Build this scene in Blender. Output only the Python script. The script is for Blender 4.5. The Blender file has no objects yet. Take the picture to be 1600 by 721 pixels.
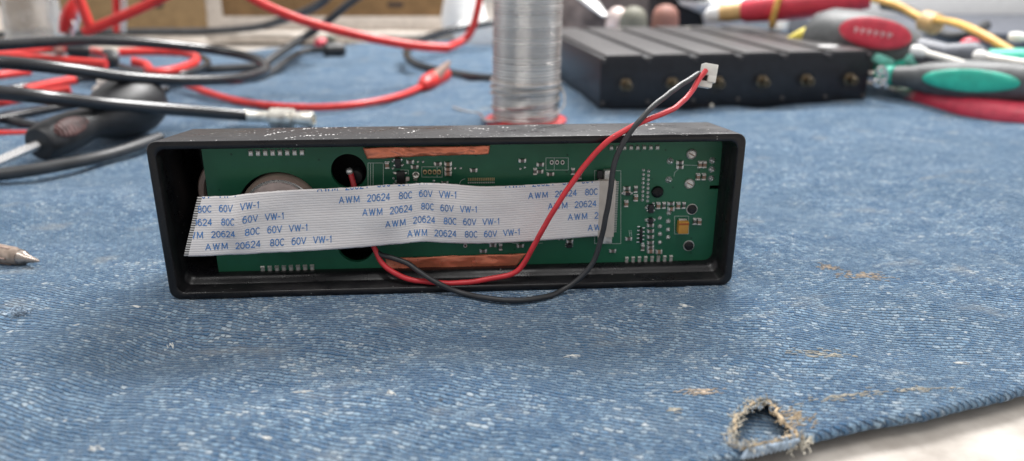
import bpy, bmesh, math, random
from mathutils import Vector, Matrix, noise
random.seed(7)
C = bpy.context.scene.collection
SC = bpy.context.scene
SC.unit_settings.system = 'METRIC'
SC.unit_settings.scale_length = 0.01          # one unit is one centimetre

# ------------------------------------------------------------------ camera
CAMH, TILT, FPX = 8.03, math.radians(20), 1200.0
CT, ST = math.cos(TILT), math.sin(TILT)
cam = bpy.data.cameras.new('camera')
camo = bpy.data.objects.new('camera', cam); C.objects.link(camo)
camo.location = (0, 0, CAMH); camo.rotation_euler = (math.pi/2 - TILT, 0, 0)
cam.sensor_width = 36; cam.lens = 36*FPX/1600
cam.clip_start = 0.2; cam.clip_end = 2000
cam.dof.use_dof = True; cam.dof.focus_distance = 18.0; cam.dof.aperture_fstop = 0.125
SC.camera = camo
# ------------------------------------------------------------------ light
w = bpy.data.worlds.new('World'); SC.world = w; w.use_nodes = True
nt = w.node_tree; bg = nt.nodes['Background']
tc = nt.nodes.new('ShaderNodeTexCoord'); sx = nt.nodes.new('ShaderNodeSeparateXYZ'); cr = nt.nodes.new('ShaderNodeValToRGB')
mr = nt.nodes.new('ShaderNodeMapRange'); mr.inputs[1].default_value = -1; mr.inputs[2].default_value = 1
nt.links.new(tc.outputs['Generated'], sx.inputs[0]); nt.links.new(sx.outputs[2], mr.inputs[0]); nt.links.new(mr.outputs[0], cr.inputs[0])
nt.links.new(cr.outputs[0], bg.inputs[0])
my = nt.nodes.new('ShaderNodeMapRange'); my.inputs[1].default_value = -1; my.inputs[2].default_value = 1; my.inputs[3].default_value = .60; my.inputs[4].default_value = 1.05
nt.links.new(sx.outputs[1], my.inputs[0])
def wm(op, a, b):                              # math node for side lobes, added to put bright strips on the spool
    x_ = nt.nodes.new('ShaderNodeMath'); x_.operation = op
    for k_, v_ in ((0, a), (1, b)):
        if isinstance(v_, float): x_.inputs[k_].default_value = v_
        else: nt.links.new(v_, x_.inputs[k_])
    return x_.outputs[0]
lobe = wm('MULTIPLY', wm('POWER', wm('ABSOLUTE', sx.outputs[0], 0.0), 26.0), 2.4)
nt.links.new(wm('MULTIPLY', my.outputs[0], wm('ADD', lobe, .70)), bg.inputs[1])
cr.color_ramp.elements[0].position = 0.35; cr.color_ramp.elements[0].color = (.12, .115, .11, 1)
cr.color_ramp.elements[1].position = 0.9; cr.color_ramp.elements[1].color = (1.0, .99, .985, 1)
e = cr.color_ramp.elements.new(.58); e.color = (.70, .69, .70, 1)
def area(name, loc, aim, sx_, sy_, power, col=(1, 1, 1)):
    l = bpy.data.lights.new(name, 'AREA'); l.shape = 'RECTANGLE'; l.size = sx_; l.size_y = sy_; l.energy = power; l.color = col
    o = bpy.data.objects.new(name, l); C.objects.link(o); o.location = loc
    o.rotation_euler = (Vector(aim) - Vector(loc)).to_track_quat('-Z', 'Y').to_euler(); return o
area('ceiling_lamp', (22, 78, 64), (2, 26, 0), 50, 16, 88000, (1, .985, .97))
area('ceiling_lamp', (-14, -4, 90), (0, 18, 0), 60, 6, 21000, (1, .98, .96))
SC.view_settings.view_transform = 'Standard'; SC.view_settings.look = 'None'
SC.view_settings.exposure = 0.5; SC.view_settings.gamma = 1
SC.render.engine = 'CYCLES'
SC.cycles.use_denoising = True; SC.cycles.max_bounces = 8

# ------------------------------------------------------------------ photo geometry helpers
def ray(px, py):
    u = (px-800)/FPX; v = (360.5-py)/FPX
    return Vector((u, CT+v*ST, -ST+v*CT))
def G(px, py, z=0.0):                          # where the sight line meets a level plane
    d = ray(px, py); return Vector((0, 0, CAMH)) + d*((z-CAMH)/d.z)
def U(px, py, D, r=0.0):                       # on the sight line at depth D, never under the cloth
    d = ray(px, py); p = Vector((0, 0, CAMH)) + d*(D/d.y)
    return p if p.z >= r else G(px, py, r)
DEV = Matrix.Translation((-1.38, 17.53, 0)) @ Matrix.Rotation(math.radians(3.59), 4, 'Z')
DEVI = DEV.inverted()
DW, DH = 14.0, 3.96
def DL(px, py, d):                             # local point of the display case on its plane y = d
    o = DEVI @ Vector((0, 0, CAMH)); r = DEVI.to_3x3() @ ray(px, py)
    return o + r*((d-o.y)/r.y)

# ------------------------------------------------------------------ materials
def mat(name, col, rough=.5, metal=0.0, var=.12, vscale=2.0, bump=0.0, bscale=20.0, sheen=0.0, spec=.5, coat=0.0, trans=0.0, alpha=1.0, col2=None, rvar=.15):
    m = bpy.data.materials.new(name); m.use_nodes = True; t = m.node_tree; b = t.nodes['Principled BSDF']
    tcn = t.nodes.new('ShaderNodeTexCoord')
    n = t.nodes.new('ShaderNodeTexNoise'); n.inputs['Scale'].default_value = vscale; n.inputs['Detail'].default_value = 6
    t.links.new(tcn.outputs['Object'], n.inputs['Vector'])
    r = t.nodes.new('ShaderNodeValToRGB'); t.links.new(n.outputs['Fac'], r.inputs[0])
    a = col2 or tuple(min(1, c*(1+var)) for c in col); d = tuple(c*(1-var) for c in col)
    r.color_ramp.elements[0].position = .35; r.color_ramp.elements[1].position = .65
    r.color_ramp.elements[0].color = (*d, 1); r.color_ramp.elements[1].color = (*a, 1)
    t.links.new(r.outputs[0], b.inputs['Base Color'])
    n2 = t.nodes.new('ShaderNodeTexNoise'); n2.inputs['Scale'].default_value = bscale; n2.inputs['Detail'].default_value = 4
    t.links.new(tcn.outputs['Object'], n2.inputs['Vector'])
    q = t.nodes.new('ShaderNodeMapRange'); q.inputs[3].default_value = max(0, rough-rvar); q.inputs[4].default_value = min(1, rough+rvar)
    t.links.new(n2.outputs['Fac'], q.inputs[0]); t.links.new(q.outputs[0], b.inputs['Roughness'])
    if bump:
        bp = t.nodes.new('ShaderNodeBump'); bp.inputs['Strength'].default_value = bump; bp.inputs['Distance'].default_value = .05
        t.links.new(n2.outputs['Fac'], bp.inputs['Height']); t.links.new(bp.outputs[0], b.inputs['Normal'])
    b.inputs['Metallic'].default_value = metal; b.inputs['Specular IOR Level'].default_value = spec
    b.inputs['Coat Weight'].default_value = coat; b.inputs['Transmission Weight'].default_value = trans; b.inputs['Alpha'].default_value = alpha
    if sheen: b.inputs['Sheen Weight'].default_value = sheen; b.inputs['Sheen Roughness'].default_value = .5
    return m

class NG:
    """small node helper"""
    def __init__(s, m): s.t = m.node_tree; s.b = s.t.nodes['Principled BSDF']
    def n(s, kind, ins=None, **props):
        x = s.t.nodes.new(kind)
        for k, v in props.items(): setattr(x, k, v)
        for k, v in (ins or {}).items():
            if isinstance(v, bpy.types.NodeSocket): s.t.links.new(v, x.inputs[k])
            else: x.inputs[k].default_value = v
        return x
    def math(s, op, a, b=0.0, c=0.0):
        x = s.n('ShaderNodeMath', {0: a, 1: b, 2: c}, operation=op); return x.outputs[0]
    def mix(s, f, a, b, bt='MIX'):
        x = s.n('ShaderNodeMix', data_type='RGBA', blend_type=bt); ins = x.inputs
        for sock, v in ((ins[0], f), (ins[6], a), (ins[7], b)):
            if isinstance(v, bpy.types.NodeSocket): s.t.links.new(v, sock)
            else: sock.default_value = v if not isinstance(v, tuple) else (*v, 1)
        return x.outputs[2]
    def step(s, v, lo, hi):
        x = s.n('ShaderNodeMapRange', {0: v, 1: lo, 2: hi, 3: 0.0, 4: 1.0}, clamp=True, interpolation_type='SMOOTHSTEP'); return x.outputs[0]

def new_mat(name):
    m = bpy.data.materials.new(name); m.use_nodes = True; return m, NG(m)

def denim_material(name='denim', dark=1.0):
    m, g = new_mat(name)
    tcn = g.n('ShaderNodeTexCoord'); P = tcn.outputs['Object']
    wob = g.n('ShaderNodeTexNoise', {'Vector': P, 'Scale': .55, 'Detail': 2.0}); wob2 = g.n('ShaderNodeTexNoise', {'Vector': P, 'Scale': 5.0, 'Detail': 3.0})
    wob3 = g.n('ShaderNodeTexNoise', {'Vector': P, 'Scale': 16.0, 'Detail': 3.0})
    def off(src, noise_out, amt):
        c = g.n('ShaderNodeVectorMath', {0: noise_out, 1: (.5, .5, .5)}, operation='SUBTRACT')
        s_ = g.n('ShaderNodeVectorMath', {0: c.outputs[0], 'Scale': amt}, operation='SCALE')
        return g.n('ShaderNodeVectorMath', {0: src, 1: s_.outputs[0]}, operation='ADD').outputs[0]
    V = off(off(off(P, wob.outputs['Color'], .5), wob2.outputs['Color'], .09), wob3.outputs['Color'], .045)
    mp = g.n('ShaderNodeMapping', {'Vector': V, 'Rotation': (0, 0, math.radians(13))})
    br = g.n('ShaderNodeTexBrick', {'Vector': mp.outputs[0], 'Color1': (0, 0, 0, 1), 'Color2': (1, 1, 1, 1), 'Mortar': (.5, .5, .5, 1), 'Scale': 1.0,
             'Mortar Size': .022, 'Mortar Smooth': 1.0, 'Bias': 0.0, 'Brick Width': .15, 'Row Height': .105}, offset=.37, offset_frequency=2)
    rnd = g.n('ShaderNodeSeparateColor', {0: br.outputs['Color']}).outputs[0]
    gap = br.outputs['Fac']
    row = g.math('FRACT', g.math('DIVIDE', g.n('ShaderNodeSeparateXYZ', {0: mp.outputs[0]}).outputs[1], .105))
    rib = g.step(g.math('ABSOLUTE', g.math('SUBTRACT', row, .5)), .22, .48)
    def nz(sc, scale, det, rough, src): return g.n('ShaderNodeTexNoise', {'Vector': g.n('ShaderNodeMapping', {'Vector': src, 'Rotation': (0, 0, math.radians(13)), 'Scale': sc}).outputs[0], 'Scale': scale, 'Detail': det, 'Roughness': rough}).outputs['Fac']
    fine = nz((9, 14, 10), 1.3, 4.0, .65, V)
    fibre = nz((24, 40, 20), 1.0, 3.0, .6, V)
    mid = nz((1, 1.5, 1), .75, 6.0, .65, P)
    streak = nz((.25, 1.6, 1), .8, 4.0, .6, P)
    big = nz((1, 1.4, 1), .16, 4.0, .55, P)
    blue_d = (.017*dark, .052*dark, .115*dark); blue_m = (.060*dark, .164*dark, .312*dark); blue_l = (.265*dark, .42*dark, .575*dark); white = (.80*dark, .83*dark, .82*dark)
    c = g.mix(g.step(rnd, .15, .95), blue_m, blue_l)
    c = g.mix(g.math('MULTIPLY', g.math('MULTIPLY', g.step(rnd, .76, .97), g.step(mid, .38, .68)), .75), c, white)
    c = g.mix(g.math('MULTIPLY', gap, .70), c, blue_d)
    c = g.mix(g.math('MULTIPLY', rib, .52), c, blue_d)
    c = g.mix(g.math('MULTIPLY', g.math('MULTIPLY', g.step(fine, .58, .68), g.step(mid, .38, .68)), .8), c, white)
    c = g.mix(g.math('MULTIPLY', g.step(fine, .46, .33), .85), c, blue_d)
    c = g.mix(g.math('MULTIPLY', g.step(fibre, .58, .72), .45), c, (.50*dark, .57*dark, .61*dark))
    c = g.mix(g.math('MULTIPLY', g.step(fibre, .42, .30), .45), c, blue_d)
    c = g.mix(g.math('MULTIPLY', g.step(mid, .48, .72), .30), c, (.34*dark, .44*dark, .53*dark))
    c = g.mix(g.math('MULTIPLY', g.step(mid, .50, .28), .50), c, (.045*dark, .115*dark, .225*dark))
    c = g.mix(g.math('MULTIPLY', g.step(streak, .54, .70), .18), c, (.34*dark, .43*dark, .51*dark))
    c = g.mix(g.math('MULTIPLY', g.step(streak, .46, .30), .22), c, (.06*dark, .125*dark, .22*dark))
    c = g.mix(g.math('MULTIPLY', g.step(big, .56, .42), .34), c, (.085*dark, .165*dark, .26*dark))
    # tan worn threads, pale lint and dark specks
    stn = g.n('ShaderNodeTexNoise', {'Vector': g.n('ShaderNodeMapping', {'Vector': P, 'Scale': (.55, .9, 1)}).outputs[0], 'Scale': .85, 'Detail': 4.0}).outputs['Fac']
    c = g.mix(g.math('MULTIPLY', g.step(stn, .60, .74), .40), c, (.40, .38, .33))
    def specks(sc, rad, keep, col, amt, src):
        vo = g.n('ShaderNodeTexVoronoi', {'Vector': off(src, wob2.outputs['Color'], .22), 'Scale': sc, 'Randomness': 1.0})
        ran = g.n('ShaderNodeSeparateColor', {0: vo.outputs['Color']}).outputs[0]
        f = g.math('MULTIPLY', g.step(vo.outputs['Distance'], rad, rad*.55), g.math('GREATER_THAN', ran, keep))
        return g.mix(g.math('MULTIPLY', f, amt), c, col)
    c = specks(1.6, .12, .90, (.78, .80, .79), .8, P)
    c = specks(4.2, .20, .93, (.72, .75, .76), .75, P)
    c = specks(.9, .07, .72, (.03, .03, .03), .75, P)
    g.t.links.new(c, g.b.inputs['Base Color'])
    g.b.inputs['Roughness'].default_value = .92; g.b.inputs['Specular IOR Level'].default_value = .15
    g.b.inputs['Sheen Weight'].default_value = .38; g.b.inputs['Sheen Roughness'].default_value = .42; g.b.inputs['Sheen Tint'].default_value = (.78, .88, 1, 1)
    h = g.math('ADD', g.math('SUBTRACT', g.math('MULTIPLY', fine, .9), g.math('MULTIPLY', gap, .4)), g.math('SUBTRACT', g.math('MULTIPLY', fibre, .5), g.math('MULTIPLY', rib, .6)))
    bp = g.n('ShaderNodeBump', {'Height': h, 'Strength': 1.0, 'Distance': .075}); g.t.links.new(bp.outputs[0], g.b.inputs['Normal'])
    return m

def shell_material():
    m, g = new_mat('black_plastic')
    P = g.n('ShaderNodeTexCoord').outputs['Object']
    n1 = g.n('ShaderNodeTexNoise', {'Vector': P, 'Scale': 1.3, 'Detail': 6.0, 'Roughness': .65}).outputs['Fac']
    n2 = g.n('ShaderNodeTexNoise', {'Vector': P, 'Scale': 26.0, 'Detail': 3.0}).outputs['Fac']
    vo = g.n('ShaderNodeTexVoronoi', {'Vector': P, 'Scale': 7.0})
    ran = g.n('ShaderNodeSeparateColor', {0: vo.outputs['Color']}).outputs[0]
    dust = g.math('MULTIPLY', g.step(vo.outputs['Distance'], .16, .06), g.math('GREATER_THAN', ran, .86))
    c = g.mix(g.step(n1, .3, .75), (.006, .006, .008), (.015, .0145, .0155))
    c = g.mix(g.math('MULTIPLY', g.step(n2, .60, .78), .35), c, (.10, .095, .09))
    c = g.mix(g.math('MULTIPLY', dust, .6), c, (.36, .35, .34))
    g.t.links.new(c, g.b.inputs['Base Color'])
    g.b.inputs['Specular IOR Level'].default_value = .36
    r = g.n('ShaderNodeMapRange', {0: n1, 1: .3, 2: .7, 3: .22, 4: .42}).outputs[0]; g.t.links.new(r, g.b.inputs['Roughness'])
    bp = g.n('ShaderNodeBump', {'Height': n2, 'Strength': .15, 'Distance': .02}); g.t.links.new(bp.outputs[0], g.b.inputs['Normal'])
    return m

def pcb_material():
    m, g = new_mat('solder_mask')
    P = g.n('ShaderNodeTexCoord').outputs['Object']
    n1 = g.n('ShaderNodeTexNoise', {'Vector': P, 'Scale': .8, 'Detail': 3.0}).outputs['Fac']
    vo = g.n('ShaderNodeTexVoronoi', {'Vector': P, 'Scale': 3.2}); ran = g.n('ShaderNodeSeparateColor', {0: vo.outputs['Color']}).outputs[0]
    via = g.math('MULTIPLY', g.step(vo.outputs['Distance'], .11, .075), g.math('GREATER_THAN', ran, .5))
    br = g.n('ShaderNodeTexBrick', {'Vector': g.n('ShaderNodeMapping', {'Vector': P, 'Rotation': (math.radians(90), 0, 0)}).outputs[0], 'Scale': 1.0, 'Color1': (0, 0, 0, 1), 'Color2': (1, 1, 1, 1), 'Mortar': (0, 0, 0, 1), 'Mortar Size': .012, 'Brick Width': 1.35, 'Row Height': .17}, offset=.31)
    tr = g.n('ShaderNodeSeparateColor', {0: br.outputs['Color']}).outputs[0]
    c = g.mix(g.step(n1, .35, .65), (.013, .112, .057), (.018, .140, .072))
    c = g.mix(g.math('MULTIPLY', g.step(tr, .6, .9), .22), c, (.014, .125, .078))
    c = g.mix(g.math('MULTIPLY', via, .7), c, (.004, .030, .020))
    g.t.links.new(c, g.b.inputs['Base Color']); g.b.inputs['Roughness'].default_value = .42; g.b.inputs['Specular IOR Level'].default_value = .4
    return m

def ribbon_material():
    m, g = new_mat('ribbon_film')
    uv = g.n('ShaderNodeSeparateXYZ', {0: g.n('ShaderNodeTexCoord').outputs['UV']})
    ph = g.math('FRACT', g.math('MULTIPLY', uv.outputs[1], 25.0))
    line = g.step(g.math('ABSOLUTE', g.math('SUBTRACT', ph, .5)), .30, .5)
    P = g.n('ShaderNodeTexCoord').outputs['Object']
    n = g.n('ShaderNodeTexNoise', {'Vector': P, 'Scale': 1.5, 'Detail': 4.0}).outputs['Fac']
    c = g.mix(g.step(n, .3, .7), (.82, .775, .765), (.87, .835, .825))
    c = g.mix(g.math('MULTIPLY', line, .16), c, (.40, .37, .38))
    end = g.math('LESS_THAN', uv.outputs[0], .022)
    ph2 = g.step(g.math('ABSOLUTE', g.math('SUBTRACT', ph, .5)), .22, .30)
    c = g.mix(end, c, g.mix(ph2, (.62, .60, .58), (.06, .055, .05)))
    g.t.links.new(c, g.b.inputs['Base Color']); g.b.inputs['Roughness'].default_value = .30
    bp = g.n('ShaderNodeBump', {'Height': g.math('SUBTRACT', 1.0, line), 'Strength': .45, 'Distance': .02}); g.t.links.new(bp.outputs[0], g.b.inputs['Normal'])
    return m

def winding_material():
    m, g = new_mat('wound_solder')
    z = g.n('ShaderNodeSeparateXYZ', {0: g.n('ShaderNodeTexCoord').outputs['Object']}).outputs[2]
    u = g.math('DIVIDE', g.math('SUBTRACT', z, .26), .15); fr = g.math('FRACT', u)
    turn = g.n('ShaderNodeTexWhiteNoise', {'W': g.math('FLOOR', u)}, noise_dimensions='1D').outputs[0]
    gap = g.step(g.math('ABSOLUTE', g.math('SUBTRACT', fr, .5)), .26, .46)
    c = g.mix(turn, (.66, .625, .59), (.90, .87, .83)); c = g.mix(g.math('MULTIPLY', gap, .85), c, (.12, .11, .10))  # shade in the valleys between turns is painted into the base colour
    g.t.links.new(c, g.b.inputs['Base Color']); g.b.inputs['Metallic'].default_value = .95
    g.t.links.new(g.n('ShaderNodeMapRange', {0: turn, 1: 0.0, 2: 1.0, 3: .20, 4: .34}).outputs[0], g.b.inputs['Roughness'])
    return m

M = dict(
    winding=winding_material(),
    denim=denim_material(), shell=shell_material(), pcb=pcb_material(), ribbon=ribbon_material(),
    table=mat('worn_laminate', (.55, .49, .43), .6, var=.28, vscale=.7, bump=.3, bscale=6, col2=(.66, .61, .55)),
    silk=mat('silkscreen_ink', (.42, .52, .46), .6), ink=mat('blue_ink', (.06, .22, .54), .5, var=.2, vscale=9),
    tin=mat('tinned_metal', (.66, .64, .60), .38, .55, var=.2, vscale=6, bump=.3, bscale=18), gold=mat('gold_plate', (.66, .50, .28), .35, .6),
    solder=mat('solder', (.78, .78, .77), .25, .7, var=.2, vscale=8), brass=mat('brass', (.24, .185, .12), .34, 1, var=.35, vscale=4),
    chip=mat('chip_resin', (.014, .014, .016), .45), brown=mat('capacitor_ceramic', (.27, .17, .12), .5), grey_res=mat('resistor_body', (.12, .11, .10), .5),
    yellow=mat('tantalum_resin', (.62, .30, .045), .42), orange=mat('polarity_stripe', (.42, .11, .02), .45),
    copper=mat('copper_foil', (.86, .265, .15), .30, .5, var=.05, vscale=2.0, bump=.12, bscale=3), ivory=mat('ivory_plastic', (.60, .54, .48), .45),
    screw=mat('black_screw', (.012, .012, .013), .35, .6), post=mat('black_post', (.014, .014, .016), .4), can=mat('speaker_can', (.80, .66, .62), .34, .15, var=.2, vscale=2),
    steel=mat('brushed_steel', (.92, .91, .90), .28, .8, var=.05), bronze=mat('bronze_ring', (.50, .36, .30), .35, .25), cone=mat('speaker_cone', (.010, .010, .011), .6),
    red_wire=mat('red_wire_jacket', (.62, .035, .045), .38, var=.12, vscale=3), black_wire=mat('black_wire_jacket', (.030, .031, .034), .45, var=.25),
    plug=mat('white_nylon', (.78, .77, .72), .4), hole_shade=mat('painted_shade', (.01, .01, .01), .7),  # last one: near-black colour painted in for shade inside holes and slots
    solder_wire=mat('solder_wire', (.66, .63, .60), .22, 1, var=.03, rvar=.02, vscale=3), red_plastic=mat('red_plastic', (.55, .03, .03), .4),
    amp=mat('black_anodised', (.010, .011, .015), .38, var=.3, vscale=2), amp_top=mat('matte_top_panel', (.042, .038, .038), .42, var=.15, vscale=1.2, bump=.15, bscale=30),
    label=mat('white_label', (.82, .82, .81), .6), rubber=mat('black_rubber', (.020, .021, .023), .42, var=.3, vscale=2, bump=.15, bscale=30), rubber_red=mat('dark_red_grip', (.10, .045, .042), .5, var=.4, vscale=5),
    cable=mat('black_cable_jacket', (.014, .015, .018), .24, var=.3, spec=.7, rvar=.06), cable_grey=mat('worn_cable_jacket', (.045, .047, .05), .45, var=.3, vscale=1),
    red_lead=mat('red_silicone', (.66, .035, .030), .38, var=.15), nickel=mat('nickel', (.86, .81, .73), .27, .85, var=.2, vscale=2),
    cardboard=mat('cardboard', (.30, .205, .105), .85, var=.12, vscale=1, bump=.2, bscale=4), cardboard_dark=mat('brown_cardboard', (.22, .135, .062), .85, var=.15, vscale=.6),
    white_tape=mat('white_tape', (.60, .55, .50), .55), print_=mat('dark_print', (.05, .035, .03), .7),
    clear=mat('clear_film', (.80, .80, .78), .22, var=.05, trans=.75, alpha=.75, bump=.6, bscale=.9), paper=mat('white_paper', (.84, .84, .83), .7, var=.04),
    grey_rubber=mat('grey_grip', (.085, .090, .092), .5, var=.2), red_grip=mat('red_grip', (.62, .045, .075), .4), pink_print=mat('pale_print', (.80, .55, .55), .5),
    teal=mat('teal_grip', (.02, .42, .30), .4, var=.12), teal_light=mat('pale_teal_plastic', (.22, .60, .50), .35), yellow_wire=mat('yellow_wire', (.72, .42, .10), .45, var=.15), tan_tube=mat('tan_sleeve', (.62, .40, .17), .5),
    pink_handle=mat('red_dipped_handle', (.58, .05, .085), .35, var=.12), slate=mat('slate_plastic', (.11, .12, .145), .5, var=.2), cotton=mat('cotton', (.86, .85, .82), .9, bump=.6, bscale=20), stick=mat('pale_stick', (.78, .74, .67), .5),
    fluff=mat('frayed_cotton', (.50, .47, .40), .95, var=.4, vscale=6), fluff_blue=mat('frayed_blue_cotton', (.27, .34, .42), .95, var=.4, vscale=6), fluff_tan=mat('frayed_tan_cotton', (.46, .36, .24), .95, var=.4, vscale=6),
    nib=mat('nib_metal', (.42, .36, .32), .3, .8, var=.2, vscale=5), pen=mat('worn_pen_barrel', (.40, .31, .25), .35, .35, var=.3, vscale=5), scuff=mat('plastic_scuff', (.60, .59, .58), .8, var=.3, vscale=12), lint=mat('lint', (.74, .75, .73), .95), olive=mat('olive_plastic', (.20, .195, .155), .6), coral=mat('coral_plastic', (.30, .14, .11), .6), mauve=mat('mauve_plastic', (.20, .165, .16), .6),
    tan_stain=mat('bleached_threads', (.62, .52, .42), .95, var=.35, vscale=14, bump=.8, bscale=20),
)

# ------------------------------------------------------------------ mesh helpers
class MB:
    def __init__(s): s.v = []; s.f = []; s.mi = []; s.uv = {}
    def add(s, verts, faces, mi=0):
        b = len(s.v); s.v += [Vector(p) for p in verts]
        for f in faces: s.f.append([i+b for i in f]); s.mi.append(mi)
        return b
    def loops(s, loops, cyclic=True, cap0=True, cap1=True, mi=0):
        n = len(loops[0]); vs = [p for l in loops for p in l]; fs = []
        for a in range(len(loops)-1):
            for i in range(n if cyclic else n-1):
                j = (i+1) % n; fs.append([a*n+i, a*n+j, (a+1)*n+j, (a+1)*n+i])
        if cap0: fs.append(list(range(n))[::-1])
        if cap1: fs.append([(len(loops)-1)*n+i for i in range(n)])
        return s.add(vs, fs, mi)
    def box(s, c, size, mi=0, bev=0.0, rot=None):
        bm = bmesh.new(); bmesh.ops.create_cube(bm, size=1)
        for v in bm.verts: v.co = Vector((v.co.x*size[0], v.co.y*size[1], v.co.z*size[2]))
        if bev: bmesh.ops.bevel(bm, geom=bm.edges[:], offset=bev, segments=2, affect='EDGES', profile=.6)
        bm.verts.index_update(); R = rot or Matrix.Identity(3)
        s.add([Vector(c) + R @ v.co for v in bm.verts], [[v.index for v in f.verts] for f in bm.faces], mi); bm.free()
    def tube(s, pts, r, n=10, mi=0, cap=True, squash=1.0):
        pts = [Vector(p) for p in pts]; rs = r if isinstance(r, (list, tuple)) else [r]*len(pts)
        up = Vector((0, 0, 1)); loops = []; prev = None
        for i, p in enumerate(pts):
            t = (pts[min(i+1, len(pts)-1)] - pts[max(i-1, 0)]).normalized()
            if prev is None:
                a = t.cross(up); a = a.normalized() if a.length > 1e-4 else Vector((1, 0, 0))
            else:
                a = prev - t*prev.dot(t); a.normalize()
            b = t.cross(a); prev = a
            loops.append([p + (a*math.cos(k*2*math.pi/n) + b*math.sin(k*2*math.pi/n)*squash)*rs[i] for k in range(n)])
        s.loops(loops, cap0=cap, cap1=cap, mi=mi)
    def lathe(s, o, axis, prof, n=24, mi=0, cap0=True, cap1=True, squash=1.0, side=None):
        o = Vector(o); t = Vector(axis).normalized(); a = Vector(side) if side else (t.cross(Vector((0, 0, 1))) if abs(t.z) < .95 else t.cross(Vector((0, 1, 0))))
        a = (a - t*a.dot(t)).normalized(); b = t.cross(a)
        s.loops([[o + t*h + (a*math.cos(k*2*math.pi/n) + b*math.sin(k*2*math.pi/n)*squash)*r for k in range(n)] for h, r in prof], cap0=cap0, cap1=cap1, mi=mi)
    def build(s, name, mats, parent=None, smooth=True, world=True, loc=None, angle=40):
        me = bpy.data.meshes.new(name); o = bpy.data.objects.new(name, me); C.objects.link(o)
        I = ROOT.get(parent.name, Matrix.Identity(4)).inverted() if (parent and world) else Matrix.Identity(4)
        me.from_pydata([tuple(I @ v) for v in s.v], [], s.f)
        for m in (mats if isinstance(mats, (list, tuple)) else [mats]): me.materials.append(m)
        bm = bmesh.new(); bm.from_mesh(me); bmesh.ops.recalc_face_normals(bm, faces=bm.faces); bm.to_mesh(me); bm.free()
        for p, k in zip(me.polygons, s.mi): p.material_index = k; p.use_smooth = smooth
        if smooth: me.set_sharp_from_angle(angle=math.radians(angle))
        if parent: o.parent = parent; ROOT[o.name] = ROOT.get(parent.name, Matrix.Identity(4))
        if loc is not None: o.location = loc
        return o
ROOT = {}
def tag(o, label=None, cat=None, group=None, kind=None):
    for k, v in (('label', label), ('category', cat), ('group', group), ('kind', kind)):
        if v: o[k] = v
    return o
def thing(name, label, cat, loc=(0, 0, 0), rz=0, group=None):
    o = bpy.data.objects.new(name, None); C.objects.link(o); o.empty_display_size = .5
    o.location = loc; o.rotation_euler = (0, 0, rz); ROOT[o.name] = Matrix.Translation(loc) @ Matrix.Rotation(rz, 4, 'Z')
    return tag(o, label, cat, group)
def spline(pts, step=.25):
    P = [Vector(p) for p in pts]; P = [P[0]*2-P[1]] + P + [P[-1]*2-P[-2]]; out = []
    for i in range(1, len(P)-2):
        n = max(3, int((P[i+1]-P[i]).length/step))
        for k in range(n):
            t = k/n; a, b, c, d = P[i-1], P[i], P[i+1], P[i+2]
            out.append(.5*((2*b) + (c-a)*t + (2*a-5*b+4*c-d)*t*t + (3*b-a-3*c+d)*t**3))
    out.append(P[-2]); return out
def lerp(a, b, t): return a + (b-a)*t

# ------------------------------------------------------------------ the setting: worktable and denim cloth
mb = MB(); mb.box((0, 62, -1.66), (260, 170, 2.4), bev=.1); tag(mb.build('worktable', M['table']), kind='structure')

EA, EB = G(1600, 606), G(1240, 684)
def edge_y(x):
    y = EA.y + (x-EA.x)*(EB.y-EA.y)/(EB.x-EA.x)
    return y + .045*math.sin(x*1.3+.5) + .02*math.sin(x*3.1)
def cloth_z(x, y):
    z = .30*(noise.noise(Vector((x*.10, y*.13, 2.2))) - .12) + .20*noise.noise(Vector((x*.33+4, y*.30, 5.1)))
    z += .30*max(0, noise.noise(Vector((x*.25 - y*.22, x*.05 + y*.09, 8.3))))
    z += .045*noise.noise(Vector((x*.9, y*1.1, 3))) + .018*noise.noise(Vector((x*2.2, y*2.4, 9)))
    p = DEVI @ Vector((x, y, 0)); dx = max(-7.2-p.x, p.x-7.2, 0); dy = max(-.15-p.y, p.y-2.9, 0); d = math.hypot(dx, dy)
    k = min(1, d/2.2); k = k*k*(3-2*k); z = min(z, .16)
    return z*k - .006*(1-k)
xs = []; x = -95.0
while x < 95: xs.append(x); x += .11 if -17 < x < 17 else (.3 if -32 < x < 32 else 2.5)
rows = [0.0]
while rows[-1] < 66: d = rows[-1]; rows.append(d + (.07 if d < 2.4 else .11 if d < 12 else .25 if d < 24 else .9))
HEM = [(2.6, -.26), (1.8, -.27), (1.1, -.28), (.5, -.29), (.2, -.285), (.05, -.255), (-.03, -.20), (-.06, -.14), (-.03, -.075), (.03, -.03)]
hole_px = [(1164, 640), (1178, 630), (1197, 626), (1210, 637), (1217, 651), (1227, 665), (1240, 675), (1246, 682), (1214, 689), (1190, 694), (1166, 700), (1145, 696), (1143, 677), (1149, 656)]
hole = [G(*p) for p in hole_px]
def inside(p, poly):
    c = False; j = len(poly)-1
    for i in range(len(poly)):
        a, b = poly[i], poly[j]
        if (a.y > p[1]) != (b.y > p[1]) and p[0] < (b.x-a.x)*(p[1]-a.y)/(b.y-a.y) + a.x: c = not c
        j = i
    return c
mb = MB(); vs = []; fs = []; n = len(xs)
for d, z in HEM:
    for x in xs: vs.append((x, edge_y(x)+d+.02*noise.noise(Vector((x*4, d*3, 1))), z + cloth_z(x, edge_y(x))*.12 + .02*noise.noise(Vector((x*5, d*5, 7)))))
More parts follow.
